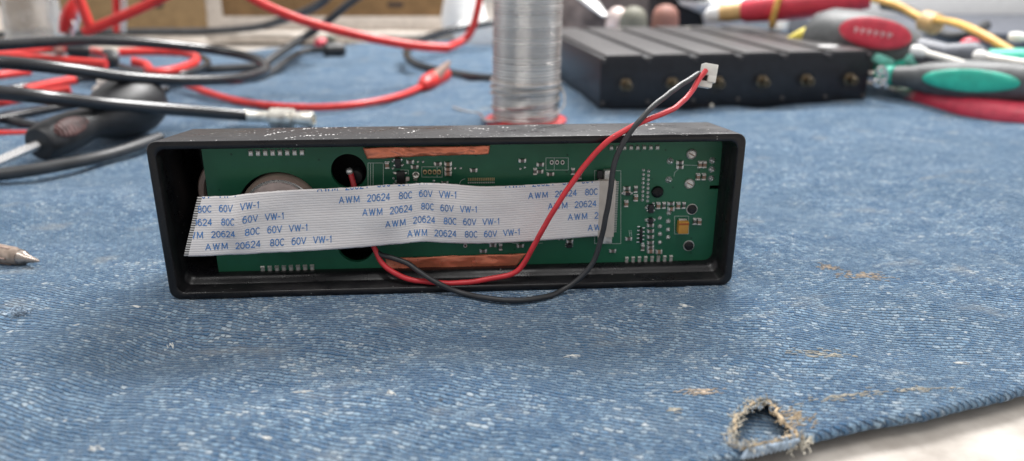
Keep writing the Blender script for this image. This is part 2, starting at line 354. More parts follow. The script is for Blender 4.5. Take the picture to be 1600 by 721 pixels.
for d in rows:
    for x in xs:
        y = edge_y(x) + d + .06; z = cloth_z(x, y)
        k2 = min(1, d/2.4); z = z*(.12+.88*k2*k2*(3-2*k2)) - .02*max(0, 1-d)
        vs.append((x, y, z))
R = len(HEM)+len(rows)
for r in range(R-1):
    for i in range(n-1):
        q = [r*n+i, r*n+i+1, (r+1)*n+i+1, (r+1)*n+i]
        if r >= len(HEM):
            cx = sum(vs[k][0] for k in q)/4; cy = sum(vs[k][1] for k in q)/4
            if 3 < cx < 7 and inside((cx, cy), hole): continue
        fs.append(q)
mb.add(vs, fs)
cloth = mb.build('denim_cloth', M['denim'], angle=180)
tag(cloth, 'worn faded blue denim cloth covering the table, frayed hole near its hem', 'cloth')
# frayed fibres round the hole and along the torn edge
def fuzz(name, m, spots, n, length, r, parent):
    mb = MB()
    for _ in range(n):
        p = Vector(random.choice(spots)) + Vector((random.gauss(0, .05), random.gauss(0, .05), random.uniform(-.06, .03)))
        d = Vector((random.gauss(0, 1), random.gauss(0, 1), abs(random.gauss(0, .5)))).normalized(); pts = [p]
        for k in range(4):
            d = (d + Vector((random.gauss(0, .5), random.gauss(0, .5), random.gauss(0, .35)))).normalized(); pts.append(pts[-1] + d*length/4*random.uniform(.6, 1.3))
        mb.tube(pts, [r, r, r*.9, r*.8, r*.5], 5)
    return mb.build(name, m, parent)
def ring_pts(poly, a, b, k=9):
    out = []
    for i in range(a, b): out += [lerp(poly[i % len(poly)], poly[(i+1) % len(poly)], t/k) for t in range(k)]
    return out
o = fuzz('frayed_thread', M['fluff'], ring_pts(hole, 9, 16), 190, .16, .012, cloth); tag(o, kind='stuff')
o = fuzz('frayed_thread', M['fluff_tan'], ring_pts(hole, 2, 8), 60, .12, .011, cloth); tag(o, kind='stuff')
o = fuzz('frayed_thread', M['fluff_blue'], ring_pts(hole, 0, 3) + ring_pts(hole, 7, 12), 150, .16, .013, cloth); tag(o, kind='stuff')
o = fuzz('frayed_thread', M['fluff'], [G(x, y, -.1) for x, y in ((1238, 682), (1248, 680), (1246, 690), (1255, 688), (1250, 694), (1240, 698), (1252, 686))], 130, .17, .014, cloth); tag(o, kind='stuff')
mb = MB()
for i in range(len(hole)):
    a, b = hole[i], hole[(i+1) % len(hole)]
    for k in range(2):
        j = lambda: Vector((random.gauss(0, .03), random.gauss(0, .03), random.uniform(-.03, .03)))
        mb.tube(spline([a+j(), lerp(a, b, .35)+j(), lerp(a, b, .7)+j(), b+j()], .06), random.uniform(.018, .034), 6)
tag(mb.build('hole_rim_yarn', M['fluff_tan'], cloth), kind='stuff')
# folded strip that shows at the foot of the hole: chunky hem yarns
mb = MB()
for i in range(12):
    a = G(1160+i*7, 718-i*1.7, -.10); b = G(1170+i*7, 703-i*1.3, -.02)
    mb.tube(spline([a, lerp(a, b, .5)+Vector((.02, 0, .05)), b], .05), .042, 7)
tag(mb.build('hem_yarn', M['fluff_blue'], cloth), kind='stuff')
# small tear at left, its inner shade a near-black strip laid on the cloth
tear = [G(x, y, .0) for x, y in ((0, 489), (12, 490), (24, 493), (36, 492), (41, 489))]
mb = MB(); mb.loops([[p+Vector((0, -.06, .012)) for p in tear], [p+Vector((.03, .09, .014)) for p in tear]], cyclic=False, cap0=False, cap1=False); mb.build('tear_shade', M['hole_shade'], cloth)
o = fuzz('frayed_thread', M['fluff_blue'], ring_pts(tear, 0, 4), 70, .25, .013, cloth); tag(o, kind='stuff')
# bleached thread patches (marks in the cloth itself)
def edge_z(p):
    d = max(0, p.y-edge_y(p.x)-.06); k2 = min(1, d/2.4); return cloth_z(p.x, p.y)*(.12+.88*k2*k2*(3-2*k2)) - .02*max(0, 1-d)
def patch(cx, cy, wx, hy, ang, n, m):
    mb = MB(); c = G(cx, cy)
    for _ in range(n):
        a = random.gauss(0, .42)*wx; b = random.gauss(0, .42)*hy; p = c + Vector((a*math.cos(ang)-b*math.sin(ang), a*math.sin(ang)+b*math.cos(ang), 0)); L = random.uniform(.05, .16)
        q = p + Vector((L*math.cos(ang+random.gauss(0, .2)), L*math.sin(ang), 0)); p.z = edge_z(p)+.006; q.z = edge_z(q)+.004
        mid_ = lerp(p, q, .5)+Vector((0, 0, .008)); mb.tube([p, mid_, q], .0085, 5)
    return tag(mb.build('bleached_thread', m, cloth), kind='stuff')
patch(1345, 436, .75, .28, -.35, 90, M['tan_stain']); patch(1290, 422, .4, .25, -.3, 40, M['tan_stain']); patch(1093, 613, .45, .14, .25, 60, M['tan_stain'])
patch(1275, 552, .7, .25, -.2, 55, M['fluff']); patch(1048, 642, .2, .1, 0, 16, M['fluff']); patch(1310, 622, 1.3, .13, .22, 55, M['fluff']); patch(1240, 655, .35, .35, .5, 60, M['fluff_tan']); patch(1430, 607, .8, .12, .1, 35, M['fluff'])
for cx, cy in ((145, 700), (210, 478), (890, 552), (610, 618), (415, 695), (265, 527), (1065, 478), (470, 612), (1500, 563)): patch(cx, cy, .13, .08, random.uniform(-1, 1), 10, M['lint'])

# ------------------------------------------------------------------ the opened display unit
dev = thing('display_unit', 'open black plastic case lying on denim, green circuit board and white ribbon cable inside', 'electronics', tuple(DEV.translation), math.radians(3.59))
def rrect(xl, xr, zb, zt, r, d, n=6):
    out = []
    for cx, cz, a0 in ((xr-r, zt-r, 0), (xl+r, zt-r, 90), (xl+r, zb+r, 180), (xr-r, zb+r, 270)):
        for k in range(n+1):
            a = math.radians(a0+90*k/n); out.append(Vector((cx+r*math.cos(a), d, cz+r*math.sin(a))))
    return out
bl = DL(292, 202, 2.7); brt = DL(1115, 191, 2.7)
def rr(i, d, r):
    return rrect(-7+i, 7-i, i*.85, DH-i, r, d)
def rf(i, d, up):                              # inner loops: a ledge stands up on the floor only
    return rrect(-7+i, 7-i, i*.85+up, DH-i, .22, d)
mb = MB()
loops = [rrect(bl.x, brt.x, .02, min(bl.z, brt.z), .2, 2.7), rrect(lerp(-7, bl.x, .05), lerp(7, brt.x, .05), 0, DH-.01, .24, .05), rr(.015, .012, .24), rr(.045, 0, .22), rr(.17, 0, .2), rr(.20, .025, .2), rf(.215, .44, .0), rf(.222, .475, .02), rf(.235, .52, .062), rf(.25, .57, .100), rf(.265, .62, .122), rf(.28, .70, .13), rr(.36, 2.45, .3)]
mb.loops(loops)
shell = mb.build('case_shell', M['shell'], dev, world=False, angle=50)
def strip(parent, name, pts, width, m, off, jitter=.4):        # a thin worn mark on a surface, own outline
    pass
# scuff marks on the top face, each a thin ragged line
mb = MB()
def top_pt(px, py):
    a = DEVI @ Vector((0, 0, CAMH)); r = DEVI.to_3x3() @ ray(px, py); zt = lambda y: DH + (min(bl.z, brt.z)-DH)*y/2.7
    lo, hi = 0.0, 60.0
    for _ in range(40):
        t = (lo+hi)/2; p = a+r*t
        if p.z > zt(p.y): lo = t
        else: hi = t
    p = a+r*lo; return Vector((p.x, p.y, zt(p.y)+.004))
for seg in ([(410, 213), (440, 207), (480, 201.5), (510, 200.5), (545, 199.5), (565, 200)], [(445, 216), (480, 213), (520, 211)], [(625, 201), (640, 200.5)], [(640, 208), (652, 204)], [(735, 201), (760, 202)], [(812, 197), (840, 197)], [(1000, 197), (1040, 194)], [(780, 199), (795, 200)], [(1012, 203), (1024, 201)], [(835, 203), (850, 204)]):
    pts = spline([top_pt(*p) for p in seg], .06)
    for p in pts:
        if random.random() < .72:
            r = random.uniform(.010, .030); q = p + Vector((random.gauss(0, .02), random.gauss(0, .035), 0)); k = random.random()*3
            mb.add([q+Vector((r*math.cos(k+a)*random.uniform(.7, 1.7), r*math.sin(k+a)*1.8, 0)) for a in (0, 1.3, 2.6, 3.9, 5.1)], [[0, 1, 2, 3, 4]])
for _ in range(170):
    p = top_pt(random.uniform(300, 1110), random.uniform(201, 213)); r = random.uniform(.006, .014)
    mb.add([p+Vector((r*math.cos(a), r*math.sin(a)*1.8, .001)) for a in (0, 1.3, 2.6, 3.9, 5.1)], [[0, 1, 2, 3, 4]])
for _ in range(60):
    x = random.uniform(-6.9, 6.9); r = random.uniform(.006, .016); mb.add([Vector((x+r*math.cos(a)*1.6, .03+r*math.sin(a), DH-.004+.006)) for a in (0, 1.3, 2.6, 3.9, 5.1)], [[0, 1, 2, 3, 4]])
tag(mb.build('scuff_marks', M['scuff'], shell, world=False, smooth=False), kind='stuff')
# moulded clip tabs on the bottom lip
for a, b, y in ((1024, 1070, 447), (296, 390, 466)):
    p, q = DL(a, y, -.02), DL(b, y, -.02); mb = MB(); mb.box(((p.x+q.x)/2, -.005, .085), (abs(q.x-p.x), .05, .13), bev=.012); mb.build('clip_tab', M['shell'], shell, world=False)

# --- circuit board with its cut-outs
BD = .85
def B(px, py, d=BD): p = DL(px, py, d); return p
bx0 = (B(318, 240).x + B(340, 430).x)/2; bx1 = (B(1134, 240).x + B(1110, 400).x)/2
bz0 = (B(345, 430).z + B(1080, 411).z)/2; bz1 = DH-.2
def circ(c, r, n=36): return [(c[0]+r*math.cos(k*2*math.pi/n), c[1]+r*math.sin(k*2*math.pi/n)) for k in range(n)]
pc = lambda px, py: (B(px, py).x, B(px, py).z)
SPX = 1200/ (B(700, 330)-(DEVI @ Vector((0, 0, CAMH)))).length            # photo pixels per centimetre on the board
nz = B(1120, 293).z
outer = [(bx0, bz0), (bx1-.35, bz0), (bx1-.12, bz0+.08), (bx1, bz0+.3), (bx1, nz-.05), (bx1-.26, nz-.05), (bx1-.26, nz+.05), (bx1, nz+.05), (bx1, bz1-.2), (bx1-.15, bz1), (bx0, bz1)]
holes = [circ(pc(438, 332), 64/SPX, 48), circ(pc(545, 268), 27/SPX), circ(pc(556, 383), 29/SPX)]
cu = bpy.data.curves.new('board_outline', 'CURVE'); cu.dimensions = '2D'; cu.fill_mode = 'BOTH'; cu.extrude = .07
for poly in [outer]+holes:
    sp = cu.splines.new('POLY'); sp.points.add(len(poly)-1); sp.use_cyclic_u = True
    for k, p in enumerate(poly): sp.points[k].co = (p[0], p[1], 0, 1)
tmp = bpy.data.objects.new('tmp', cu); me = bpy.data.meshes.new_from_object(tmp); bpy.data.objects.remove(tmp)
mb = MB(); mb.add([(v.co.x, BD+.07-v.co.z, v.co.y) for v in me.vertices], [list(p.vertices) for p in me.polygons])
board = mb.build('circuit_board', M['pcb'], dev, world=False, smooth=False)

def sub(name, mb, m, loc=None, smooth=True): return mb.build(name, m, board, world=False, smooth=smooth, loc=loc)
PROTO = {}
def repeat(name, key, make, mats, loc):
    """one mesh of each kind, the rest object copies"""
    if key not in PROTO:
        mb = MB(); make(mb); PROTO[key] = sub(name, mb, mats, loc); return PROTO[key]
    o = PROTO[key].copy(); C.objects.link(o); o.parent = board; o.location = loc; return o
def smd(L, Wd, H):
    def f(mb):
        mb.box((0, -H/2, 0), (L*.56, H, Wd*.92), 0, .006); 
        for s in (-1, 1): mb.box((s*L*.385, -H*.53, 0), (L*.24, H*1.06, Wd), 1, .008); mb.box((s*L*.5, -.01, 0), (L*.2, .02, Wd*1.15), 2, .004)
    return f
def smd_v(L, Wd, H):
    def f(mb):
        mb.box((0, -H/2, 0), (Wd*.92, H, L*.56), 0, .006)
        for s in (-1, 1): mb.box((0, -H*.53, s*L*.385), (Wd, H*1.06, L*.24), 1, .008); mb.box((0, -.01, s*L*.5), (Wd*1.15, .02, L*.2), 2, .004)
    return f
caps_h = [(641, 253), (648, 261), (684, 256), (740, 266), (695, 286), (844, 257), (843, 268), (860, 272), (979, 294), (1048, 318), (1016, 352), (1016, 361), (1016, 370), (1016, 379), (1016, 386), (982, 373), (877, 372), (890, 377), (957, 392), (770, 383), (755, 392), (1062, 254), (1062, 261), (816, 251), (813, 384)]
caps_brown_h = [(700, 256), (700, 264), (700, 271), (1048, 326), (1016, 392), (1029, 393), (979, 301)]
caps_v = [(1037, 321), (1068, 321), (1085, 346), (1004, 387), (993, 296), (895, 268), (782, 386), (906, 275), (836, 268)]
caps_brown_v = [(605, 258), (1028, 321), (1059, 321), (1092, 346), (993, 309), (978, 318), (1093, 257), (1100, 257), (1090, 276), (1099, 276)]
for lst, key, fn, body in ((caps_h, 'rh', smd(.155, .085, .055), 'grey_res'), (caps_brown_h, 'ch', smd(.155, .095, .08), 'brown'), (caps_v, 'rv', smd_v(.155, .085, .055), 'grey_res'), (caps_brown_v, 'cv', smd_v(.155, .095, .08), 'brown')):
    for px, py in lst: repeat('chip_resistor' if key[0] == 'r' else 'chip_capacitor', key, fn, [M[body], M['tin'], M['solder']], B(px, py))
def joint(r):
    def f(mb): mb.lathe((0, 0, 0), (0, -1, 0), [(0, r*1.05), (.012, r), (.05*r/.09, r*.8), (.085*r/.09, r*.4), (.10*r/.09, r*.3), (.13*r/.09, r*.24), (.135*r/.09, .01)], 14)
    return f
for px, py, r in ((1047, 252, .09), (1045, 281, .09), (1113, 251, .085), (1112, 265, .085), (1111, 279, .08), (1031, 341, .055), (1031, 354, .062), (1031, 366, .062), (1031, 379, .055), (1045, 333, .065), (1044, 346, .065), (1044, 359, .06), (1044, 371, .06),
                  (653, 253, .03), (661, 253, .03), (711, 263, .03), (720, 263, .03), (678, 283, .03), (650, 287, .035), (614, 252, .035), (614, 263, .035), (629, 258, .035), (616, 270, .03), (615, 279, .03), (616, 288, .035), (820, 262, .03), (813, 264, .03), (1010, 325, .045), (1021, 318, .035), (1021, 329, .035), (1010, 344, .05), (1022, 344, .04), (972, 302, .03), (987, 302, .03)):
    repeat('solder_joint', 'j%.3f' % r, joint(r), M['solder'], B(px, py))
for px, py in ((1080, 241), (1077, 287)):                        # slotted solder-filled posts
    c = B(px, py); mb = MB(); mb.lathe(c, (0, -1, 0), [(0, .13), (.03, .135), (.06, .12), (.07, .10), (.055, .085), (.055, .01)], 20)
    mb.box(c+Vector((0, -.06, 0)), (.16, .02, .025), 1, rot=Matrix.Rotation(.5, 3, 'Y')); sub('ground_post', mb, [M['tin'], M['brown']])
for i in range(8):
    for j in range(2): repeat('header_pin', 'hp', joint(.042), M['solder'], B(1005.5+j*8-i*.25, 266+i*6.7+j*1.5))
for i in range(5):
    for j in range(2):
        c = B(997.5+j*7.5-i*.3, 354+i*6+j*2); repeat('chip_pin', 'cp', lambda mb: mb.box((0, -.02, 0), (.075, .04, .03), 0, .008), M['solder'], c)
c0 = B(1001, 367); mb = MB(); mb.box(c0+Vector((.005, -.04, 0)), (.06, .08, .40), 0, .012); sub('integrated_circuit', mb, M['chip'])
for px, py, w_, h_ in ((622, 254, .14, .24), (626.5, 277, .20, .34), (1016.5, 325, .13, .22), (1016, 344, .10, .14), (980, 302, .12, .08), (889, 383, .14, .10)):
    c = B(px, py); mb = MB(); mb.box(c+Vector((0, -.055, 0)), (w_, .11, h_), 0, .014)
    for s in (-1, 1):
        for k in (-.3, .3): mb.box(c+Vector((s*w_*.62, -.015, k*h_)), (w_*.3, .03, h_*.16), 1, .005)
    sub('transistor', mb, [M['chip'], M['solder']])
mb = MB(); c = B(637, 279); mb.box(c+Vector((0, -.04, 0)), (.09, .08, .10), 0, .02); sub('inductor', mb, M['can'])
mb = MB(); c = B(650, 273); mb.lathe(c, (0, -1, 0), [(0, .085), (.05, .085), (.06, .07), (.045, .05), (.045, .01)], 18); mb.box(c+Vector((-.02, -.03, -.11)), (.1, .04, .08), 0, .01); sub('trimmer', mb, M['nickel'])
# plated header holes with rings
def ring(ro, ri):
    def f(mb): mb.lathe((0, 0, 0), (0, -1, 0), [(0, ro), (.012, ro*.97), (.014, ri), (.005, ri)], 18, cap0=False, cap1=False, squash=1.25); mb.lathe((0, -.006, 0), (0, -1, 0), [(0, ri), (.001, ri)], 14, 1)
    return f
for px, py in ((664, 269), (671.5, 269), (679, 269), (686, 269)): repeat('plated_hole', 'h4', ring(.052, .024), [M['gold'], M['hole_shade']], B(px, py, BD-.003))
for px, py in ((862, 254), (870.5, 254), (879, 254), (727, 384)): repeat('plated_hole', 'h3', ring(.048, .028), [M['tin'], M['hole_shade']], B(px, py, BD-.003))
for i in range(15):
    for j in range(2): repeat('footprint_pad', 'fp%d' % j, (lambda hh: (lambda mb: mb.box((0, -.006, 0), (.028, .012, hh), 0)))(.075 if j == 0 else .035), M['gold'] if j == 0 else M['tin'], B(732+i*2.85, 280.5+j*5.2-i*.03))
# castellated solder pads along the board edges
def pad(w_, h_):
    def f(mb):
        prof = [(-h_/2, .0), (-h_/2+.02, .035), (-h_*.2, .045), (h_*.15, .03), (h_/2-.03, .05), (h_/2, .0)]
        mb.loops([[Vector((sx_*w_/2*(1.0 if abs(z) > h_*.3 else .8), -y, z)) for z, y in prof] for sx_ in (-1, 1)], cap0=True, cap1=True)
    return f
for key, x0, x1, n, y0, y1, w_, h_ in (('pa', 392, 472, 8, 239, 238, .105, .17), ('pb', 411, 488, 8, 421.5, 419, .10, .20), ('pc', 955, 1027, 8, 231, 230.5, .09, .13), ('pd', 979, 1048, 8, 407, 404.5, .085, .20)):
    for i in range(n): repeat('edge_pad', key, pad(w_, h_), M['tin'], B(lerp(x0, x1, i/(n-1)), lerp(y0, y1, i/(n-1))))
# yellow tantalum, screw, slotted posts
c = B(1065, 352); mb = MB(); mb.box(c+Vector((0, -.11, -.01)), (.26, .20, .32), 0, .02); mb.box(c+Vector((0, -.212, .10)), (.262, .012, .05), 1, .004); mb.box(c+Vector((0, -.05, .17)), (.2, .08, .05), 2, .008); mb.box(c+Vector((0, -.05, -.18)), (.2, .08, .04), 2, .008)
sub('tantalum_capacitor', mb, [M['yellow'], M['orange'], M['tin']])
c = B(1027, 300); mb = MB(); mb.lathe(c, (0, -1, 0), [(0, .155), (.03, .155), (.075, .13), (.09, .09), (.09, .05), (.09, .01)], 24)
for a in (0.3, 0.3+math.pi/2): mb.box(c+Vector((0, -.09, 0)), (.15, .008, .03), 1, rot=Matrix.Rotation(a, 3, 'Y'))
sub('screw', mb, [M['screw'], M['hole_shade']])
for px, py in ((1081, 327), (1076, 384)):
    c = B(px, py); mb = MB(); mb.lathe(c, (0, -1, 0), [(.0, .145), (.012, .145), (.012, .125), (.0, .125)], 24, 1, cap0=False, cap1=False)
    mb.lathe(c, (0, -1, 0), [(0, .12), (.05, .12), (.06, .1), (.06, .01)], 20)
    mb.box(c+Vector((0, -.075, .03)), (.2, .05, .06), 0, .01); sub('plastic_post', mb, [M['post'], M['tin']])
# silkscreen outlines
mb = MB()
def flush():
    global mb
    sub('silkscreen_outline', mb, M['silk'], smooth=False); mb = MB()
def sline(a, b, wd=.014):
    p, q = B(*a, BD-.004), B(*b, BD-.004); t = (q-p).normalized(); nrm = Vector((-t.z, 0, t.x))*wd/2; mb.add([p-nrm, q-nrm, q+nrm, p+nrm], [[0, 1, 2, 3]])
def srect(x0, y0, x1, y1, sides='tblr'):
    if 't' in sides: sline((x0, y0), (x1, y0))
    if 'b' in sides: sline((x0, y1), (x1, y1))
    if 'l' in sides: sline((x0, y0), (x0, y1))
    if 'r' in sides: sline((x1, y0), (x1, y1))
srect(575, 255, 599, 292, 'tlr'); sline((579, 255), (579, 292)); sline((583, 255), (583, 292)); flush(); srect(659, 261, 691, 277); sline((683, 261), (683, 277)); flush(); srect(853, 247, 888, 266); sline((866, 247), (866, 266))
flush(); srect(929, 267, 970, 381); flush(); srect(1054, 338, 1076, 366); flush(); sline((625, 266), (638, 266)); sline((638, 266), (638, 273)); flush(); sline((619, 249), (627, 249)); sline((627, 249), (627, 254))
flush()
for a in range(6):
    t0, t1 = a*15, a*15+15; sline((727-9*math.cos(math.radians(t0)), 289-9*math.sin(math.radians(t0))), (727-9*math.cos(math.radians(t1)), 289-9*math.sin(math.radians(t1))))
flush(); sline((1063, 262), (1054, 270)); sline((1054, 270), (1053, 276)); flush(); sline((1068, 258), (1090, 259)); flush(); sline((983, 360), (984, 370)); sline((986, 360), (987, 369)); sline((983, 365), (987, 364)); flush(); sline((1020, 410), (1038, 412))
flush(); sline((800, 380), (812, 381)); flush(); sline((835, 381), (848, 380)); flush(); sline((845, 376), (853, 376))
flush()
# copper foil tape, crinkled
for poly in ([(567, 231), (667, 229.5), (766, 228), (763, 241), (670, 244), (574, 248.5)], [(602, 404), (710, 400), (822, 396.5), (803, 420), (700, 427), (606, 429)]):
    T = poly[:3]; L = [poly[5], poly[4], poly[3]]; mb = MB(); N = 60; K = 8; g_ = []
    for k in range(K+1):
        for i in range(N+1):
            s = i/N*2; j = min(1, int(s)); a = lerp(B(*T[j], BD-.05), B(*T[j+1], BD-.05), s-j); b = lerp(B(*L[j], BD-.05), B(*L[j+1], BD-.05), s-j); p = lerp(a, b, k/K)
            p.y += .035*noise.noise(Vector((p.x*2.2, p.z*6, 1.3))) + .02*noise.noise(Vector((p.x*7, p.z*14, 4))); 
            if k in (0, K): p.z += .012*noise.noise(Vector((p.x*5, k, 2)))
            g_.append(p)
    fs_ = [[k*(N+1)+i, k*(N+1)+i+1, (k+1)*(N+1)+i+1, (k+1)*(N+1)+i] for k in range(K) for i in range(N)]
    mb.add(g_, fs_); o = sub('copper_tape', mb, M['copper']); md = o.modifiers.new('t', 'SOLIDIFY'); md.thickness = .006
# ribbon connector
mb = MB(); a, b = DL(937, 283, .57), DL(959, 371, .57); cx, cz = (a.x+b.x)/2, (a.z+b.z)/2; mb.box((cx, BD-.14, cz), (abs(b.x-a.x), .28, abs(a.z-b.z)), 0, .02); conn = sub('ribbon_connector', mb, M['ivory'])
for px, py, w_, h_ in ((951, 275, .20, .27), (946, 376, .34, .18)):
    c = DL(px, py, .65); c.y = BD; mb = MB(); mb.box(c+Vector((0, -.10, 0)), (w_, .2, h_), 0, .015); mb.box(c+Vector((-.2 if h_ > .2 else .0, -.06, 0)), (.14, .12, h_*.8), 1, .01); sub('connector_latch', mb, [M['tin'], M['chip']])
for i in range(30):
    c = B(963.5-i*.13, 284+i*2.68); repeat('connector_pin', 'kp', lambda mb: mb.box((0, -.02, 0), (.10, .04, .018), 0), M['tin'], c)
# speaker seen through the round cut-out, ring behind the board's end, wire post in the small hole
spk = MB(); c = DL(440, 333, .78); spk.lathe(c, (0, -1, 0), [(-.6, .99), (.0, .99), (.08, .975), (.16, .90)], 48, 0, cap1=False); spk.lathe(c, (0, -1, 0), [(.16, .90), (.18, .88), (.18, .84), (.155, .825)], 48, 1, cap0=False, cap1=False); spk.lathe(c, (0, -1, 0), [(.155, .825), (.16, .5), (.16, .01)], 48, 2, cap0=False)
spk.build('speaker', [M['bronze'], M['steel'], M['can']], dev, world=False)
mb = MB(); c = DL(372, 300, 1.55); mb.lathe(c, (0, -1, 0), [(-.3, 1.0), (0, 1.0), (.05, .96), (.05, .84), (-.02, .80)], 48, 0, cap1=False); mb.lathe(c, (0, -1, 0), [(-.02, .80), (-.05, .3), (0, .01)], 40, 1, cap0=False)
mb.build('buzzer_ring', [M['bronze'], M['cone']], dev, world=False)
mb = MB(); c = DL(556, 276, 1.0); mb.lathe(c, (0, -1, 0), [(-.3, .19), (.02, .19), (.06, .16), (.06, .01)], 24); mb.build('microphone_capsule', M['rubber'], dev, world=False)
mb = MB(); mb.box((0, 2.3, 1.95), (12.8, .2, 3.0), 0, .05); mb.build('back_panel', M['cone'], dev, world=False)

# --- white ribbon cable with printed lettering
RT = [(309, 307, .02), (360, 305.5, -.10), (430, 299, .06), (520, 294.5, .24), (600, 289.5, .30), (640, 287.5, .20), (668, 286.5, .10), (700, 287.5, .22), (760, 291.5, .40), (850, 288, .45), (938, 282.5, .58)]
RB = [(287, 401, -.22), (338, 399.5, -.26), (418, 395.5, -.04), (520, 390, .14), (598, 384, .26), (634, 380.5, .16), (660, 378, .06), (696, 380, .20), (762, 381, .40), (850, 376, .45), (938, 369, .58)]
def cat(arr, s):
    n = len(arr)-1; u = max(0, min(n-1e-6, s*n)); i = int(u); t = u-i
    g_ = lambda k: arr[max(0, min(n, k))]
    return tuple(.5*(2*b + (c-a)*t + (2*a-5*b+4*c-d)*t*t + (3*b-a-3*c+d)*t**3) for a, b, c, d in zip(g_(i-1), g_(i), g_(i+1), g_(i+2)))
def rib(s, t, off=0.0):
    a = cat(RT, s); b = cat(RB, s); p = lerp(DL(*a), DL(*b), t); p.y -= .05*math.sin(math.pi*t)*math.sin(s*19) + off + .05*noise.noise(Vector((s*11, t*2.2, 3)))*min(1, (1-s)*5) + .10*math.exp(-((s-.13-.06*(t-.5))/.022)**2)*math.sin(math.pi*(.15+.7*t)); return p
def rib_px(s, t): return lerp(cat(RT, s)[0], cat(RB, s)[0], t)
def s_of(px, t):
    lo, hi = 0.0, 1.0
    for _ in range(30):
        m_ = (lo+hi)/2
        if rib_px(m_, t) < px: lo = m_
        else: hi = m_
    return lo
NS, NT = 150, 26; me = bpy.data.meshes.new('ribbon_cable')
vs = [tuple(rib(i/NS, k/NT) - Vector((0, 0, .012*noise.noise(Vector((i*.5, k, 0))) if k in (0, NT) else 0))) for k in range(NT+1) for i in range(NS+1)]
me.from_pydata(vs, [], [[k*(NS+1)+i, (k+1)*(NS+1)+i, (k+1)*(NS+1)+i+1, k*(NS+1)+i+1] for k in range(NT) for i in range(NS)])
uvl = me.uv_layers.new(name='UVMap')
for lp in me.loops: uvl.data[lp.index].uv = ((lp.vertex_index % (NS+1))/NS, (lp.vertex_index//(NS+1))/NT)
for p in me.polygons: p.use_smooth = True
me.materials.append(M['ribbon']); ribbon = bpy.data.objects.new('ribbon_cable', me); C.objects.link(ribbon); ribbon.parent = dev
md = ribbon.modifiers.new('thick', 'SOLIDIFY'); md.thickness = .022; md.offset = -1
arc = lambda cx, cy, rx, ry, a0, a1, n=12: [(cx+rx*math.cos(math.radians(a0+(a1-a0)*k/n)), cy+ry*math.sin(math.radians(a0+(a1-a0)*k/n))) for k in range(n+1)]
STROKES = {'A': [[(0, 0), (.5, 1), (1, 0)], [(.2, .34), (.8, .34)]], 'W': [[(0, 1), (.25, 0), (.5, .95), (.75, 0), (1, 1)]], 'M': [[(0, 0), (.05, 1), (.5, .1), (.95, 1), (1, 0)]],
    '2': [arc(.5, .72, .46, .28, 165, -35) + [(.02, 0), (1, 0)]], '0': [arc(.5, .5, .48, .5, 0, 360, 20)], '4': [[(.74, 0), (.74, 1), (0, .3), (1, .3)]],
    '6': [arc(.55, .55, .52, .45, 60, 180, 8) + arc(.5, .32, .47, .32, 180, 540, 16)], '8': [arc(.5, .74, .40, .26, 0, 360, 16), arc(.5, .26, .48, .26, 0, 360, 16)],
    'C': [arc(.52, .5, .50, .5, 48, 312, 16)], 'V': [[(0, 1), (.5, 0), (1, 1)]], '-': [[(.1, .42), (.9, .42)]], '1': [[(.25, .78), (.55, 1), (.55, 0)]]}
WID = {'A': .82, 'W': 1.05, 'M': .9, '-': .42, '1': .5, 'C': .74, 'V': .8}
def glyphs(word):
    """stroked capitals and figures: vertices in 0..1 across the word and up the letter"""
    gap = .42 if word == 'AWM' else .22; vv = []; ff = []; x = 0.0; hw = .074; lay = 0
    for ch in word:
        wd = WID.get(ch, .66)
        for st in STROKES[ch]:
            P = [Vector((x+px*wd, py)) for px, py in st]
            for a, b in zip(P, P[1:]):
                t = (b-a).normalized(); n = Vector((-t.y, t.x))*hw; a2 = a - t*hw*.55; b2 = b + t*hw*.55; k = len(vv); lay += 1
                vv += [(q.x, q.y, (lay % 9)*.0007) for q in (a2-n, b2-n, b2+n, a2+n)]; ff.append([k, k+1, k+2, k+3])
        x += wd+gap
    L = x-gap; return [(q[0]/L, q[1], q[2]) for q in vv], ff
WORDS = [('AWM', 0, .170), ('20624', .24, .43), ('80C', .51, .62), ('60V', .68, .79), ('VW-1', .85, 1.0)]
LINES = [(530, 714, .250, .222), (567, 746, .470, .440), (603, 781, .685, .655), (637, 813, .895, .865), (496, 680, .04, .01),
         (210, 406, .27, .245), (247, 444, .485, .46), (284, 481, .69, .67), (322, 519, .895, .88), (826, 1000, .245, .235), (857, 1030, .455, .45), (888, 1060, .67, .665), (919, 1090, .885, .88), (178, 370, .04, .02), (790, 965, .03, .02)]
lett = MB()
for x0, x1, t0, t1 in LINES:
    bm = bmesh.new()
    for wd, a, b in WORDS:
        vv, ff = glyphs(wd); nv = [bm.verts.new((x0+(x1-x0)*(a+(b-a)*x), lerp(t0, t1, a+(b-a)*x) - y*.104, z)) for x, y, z in vv]
        for f in ff:
            try: bm.faces.new([nv[i] for i in f])
            except ValueError: pass
    for co, no in (((316-20*t0, 0, 0), (-1, 0, 0)), ((936, 0, 0), (1, 0, 0)), ((0, .006, 0), (0, -1, 0)), ((0, .99, 0), (0, 1, 0))):
        bmesh.ops.bisect_plane(bm, geom=bm.verts[:]+bm.edges[:]+bm.faces[:], plane_co=co, plane_no=no, clear_outer=True)
    bm.verts.index_update()
    vv = [rib(s_of(v.co.x, v.co.y), v.co.y, .006 + v.co.z) for v in bm.verts]
    if bm.faces: lett.add(vv, [[v.index for v in f.verts] for f in bm.faces])
    bm.free()
o = lett.build('lettering', M['ink'], None, smooth=False); o.parent = ribbon

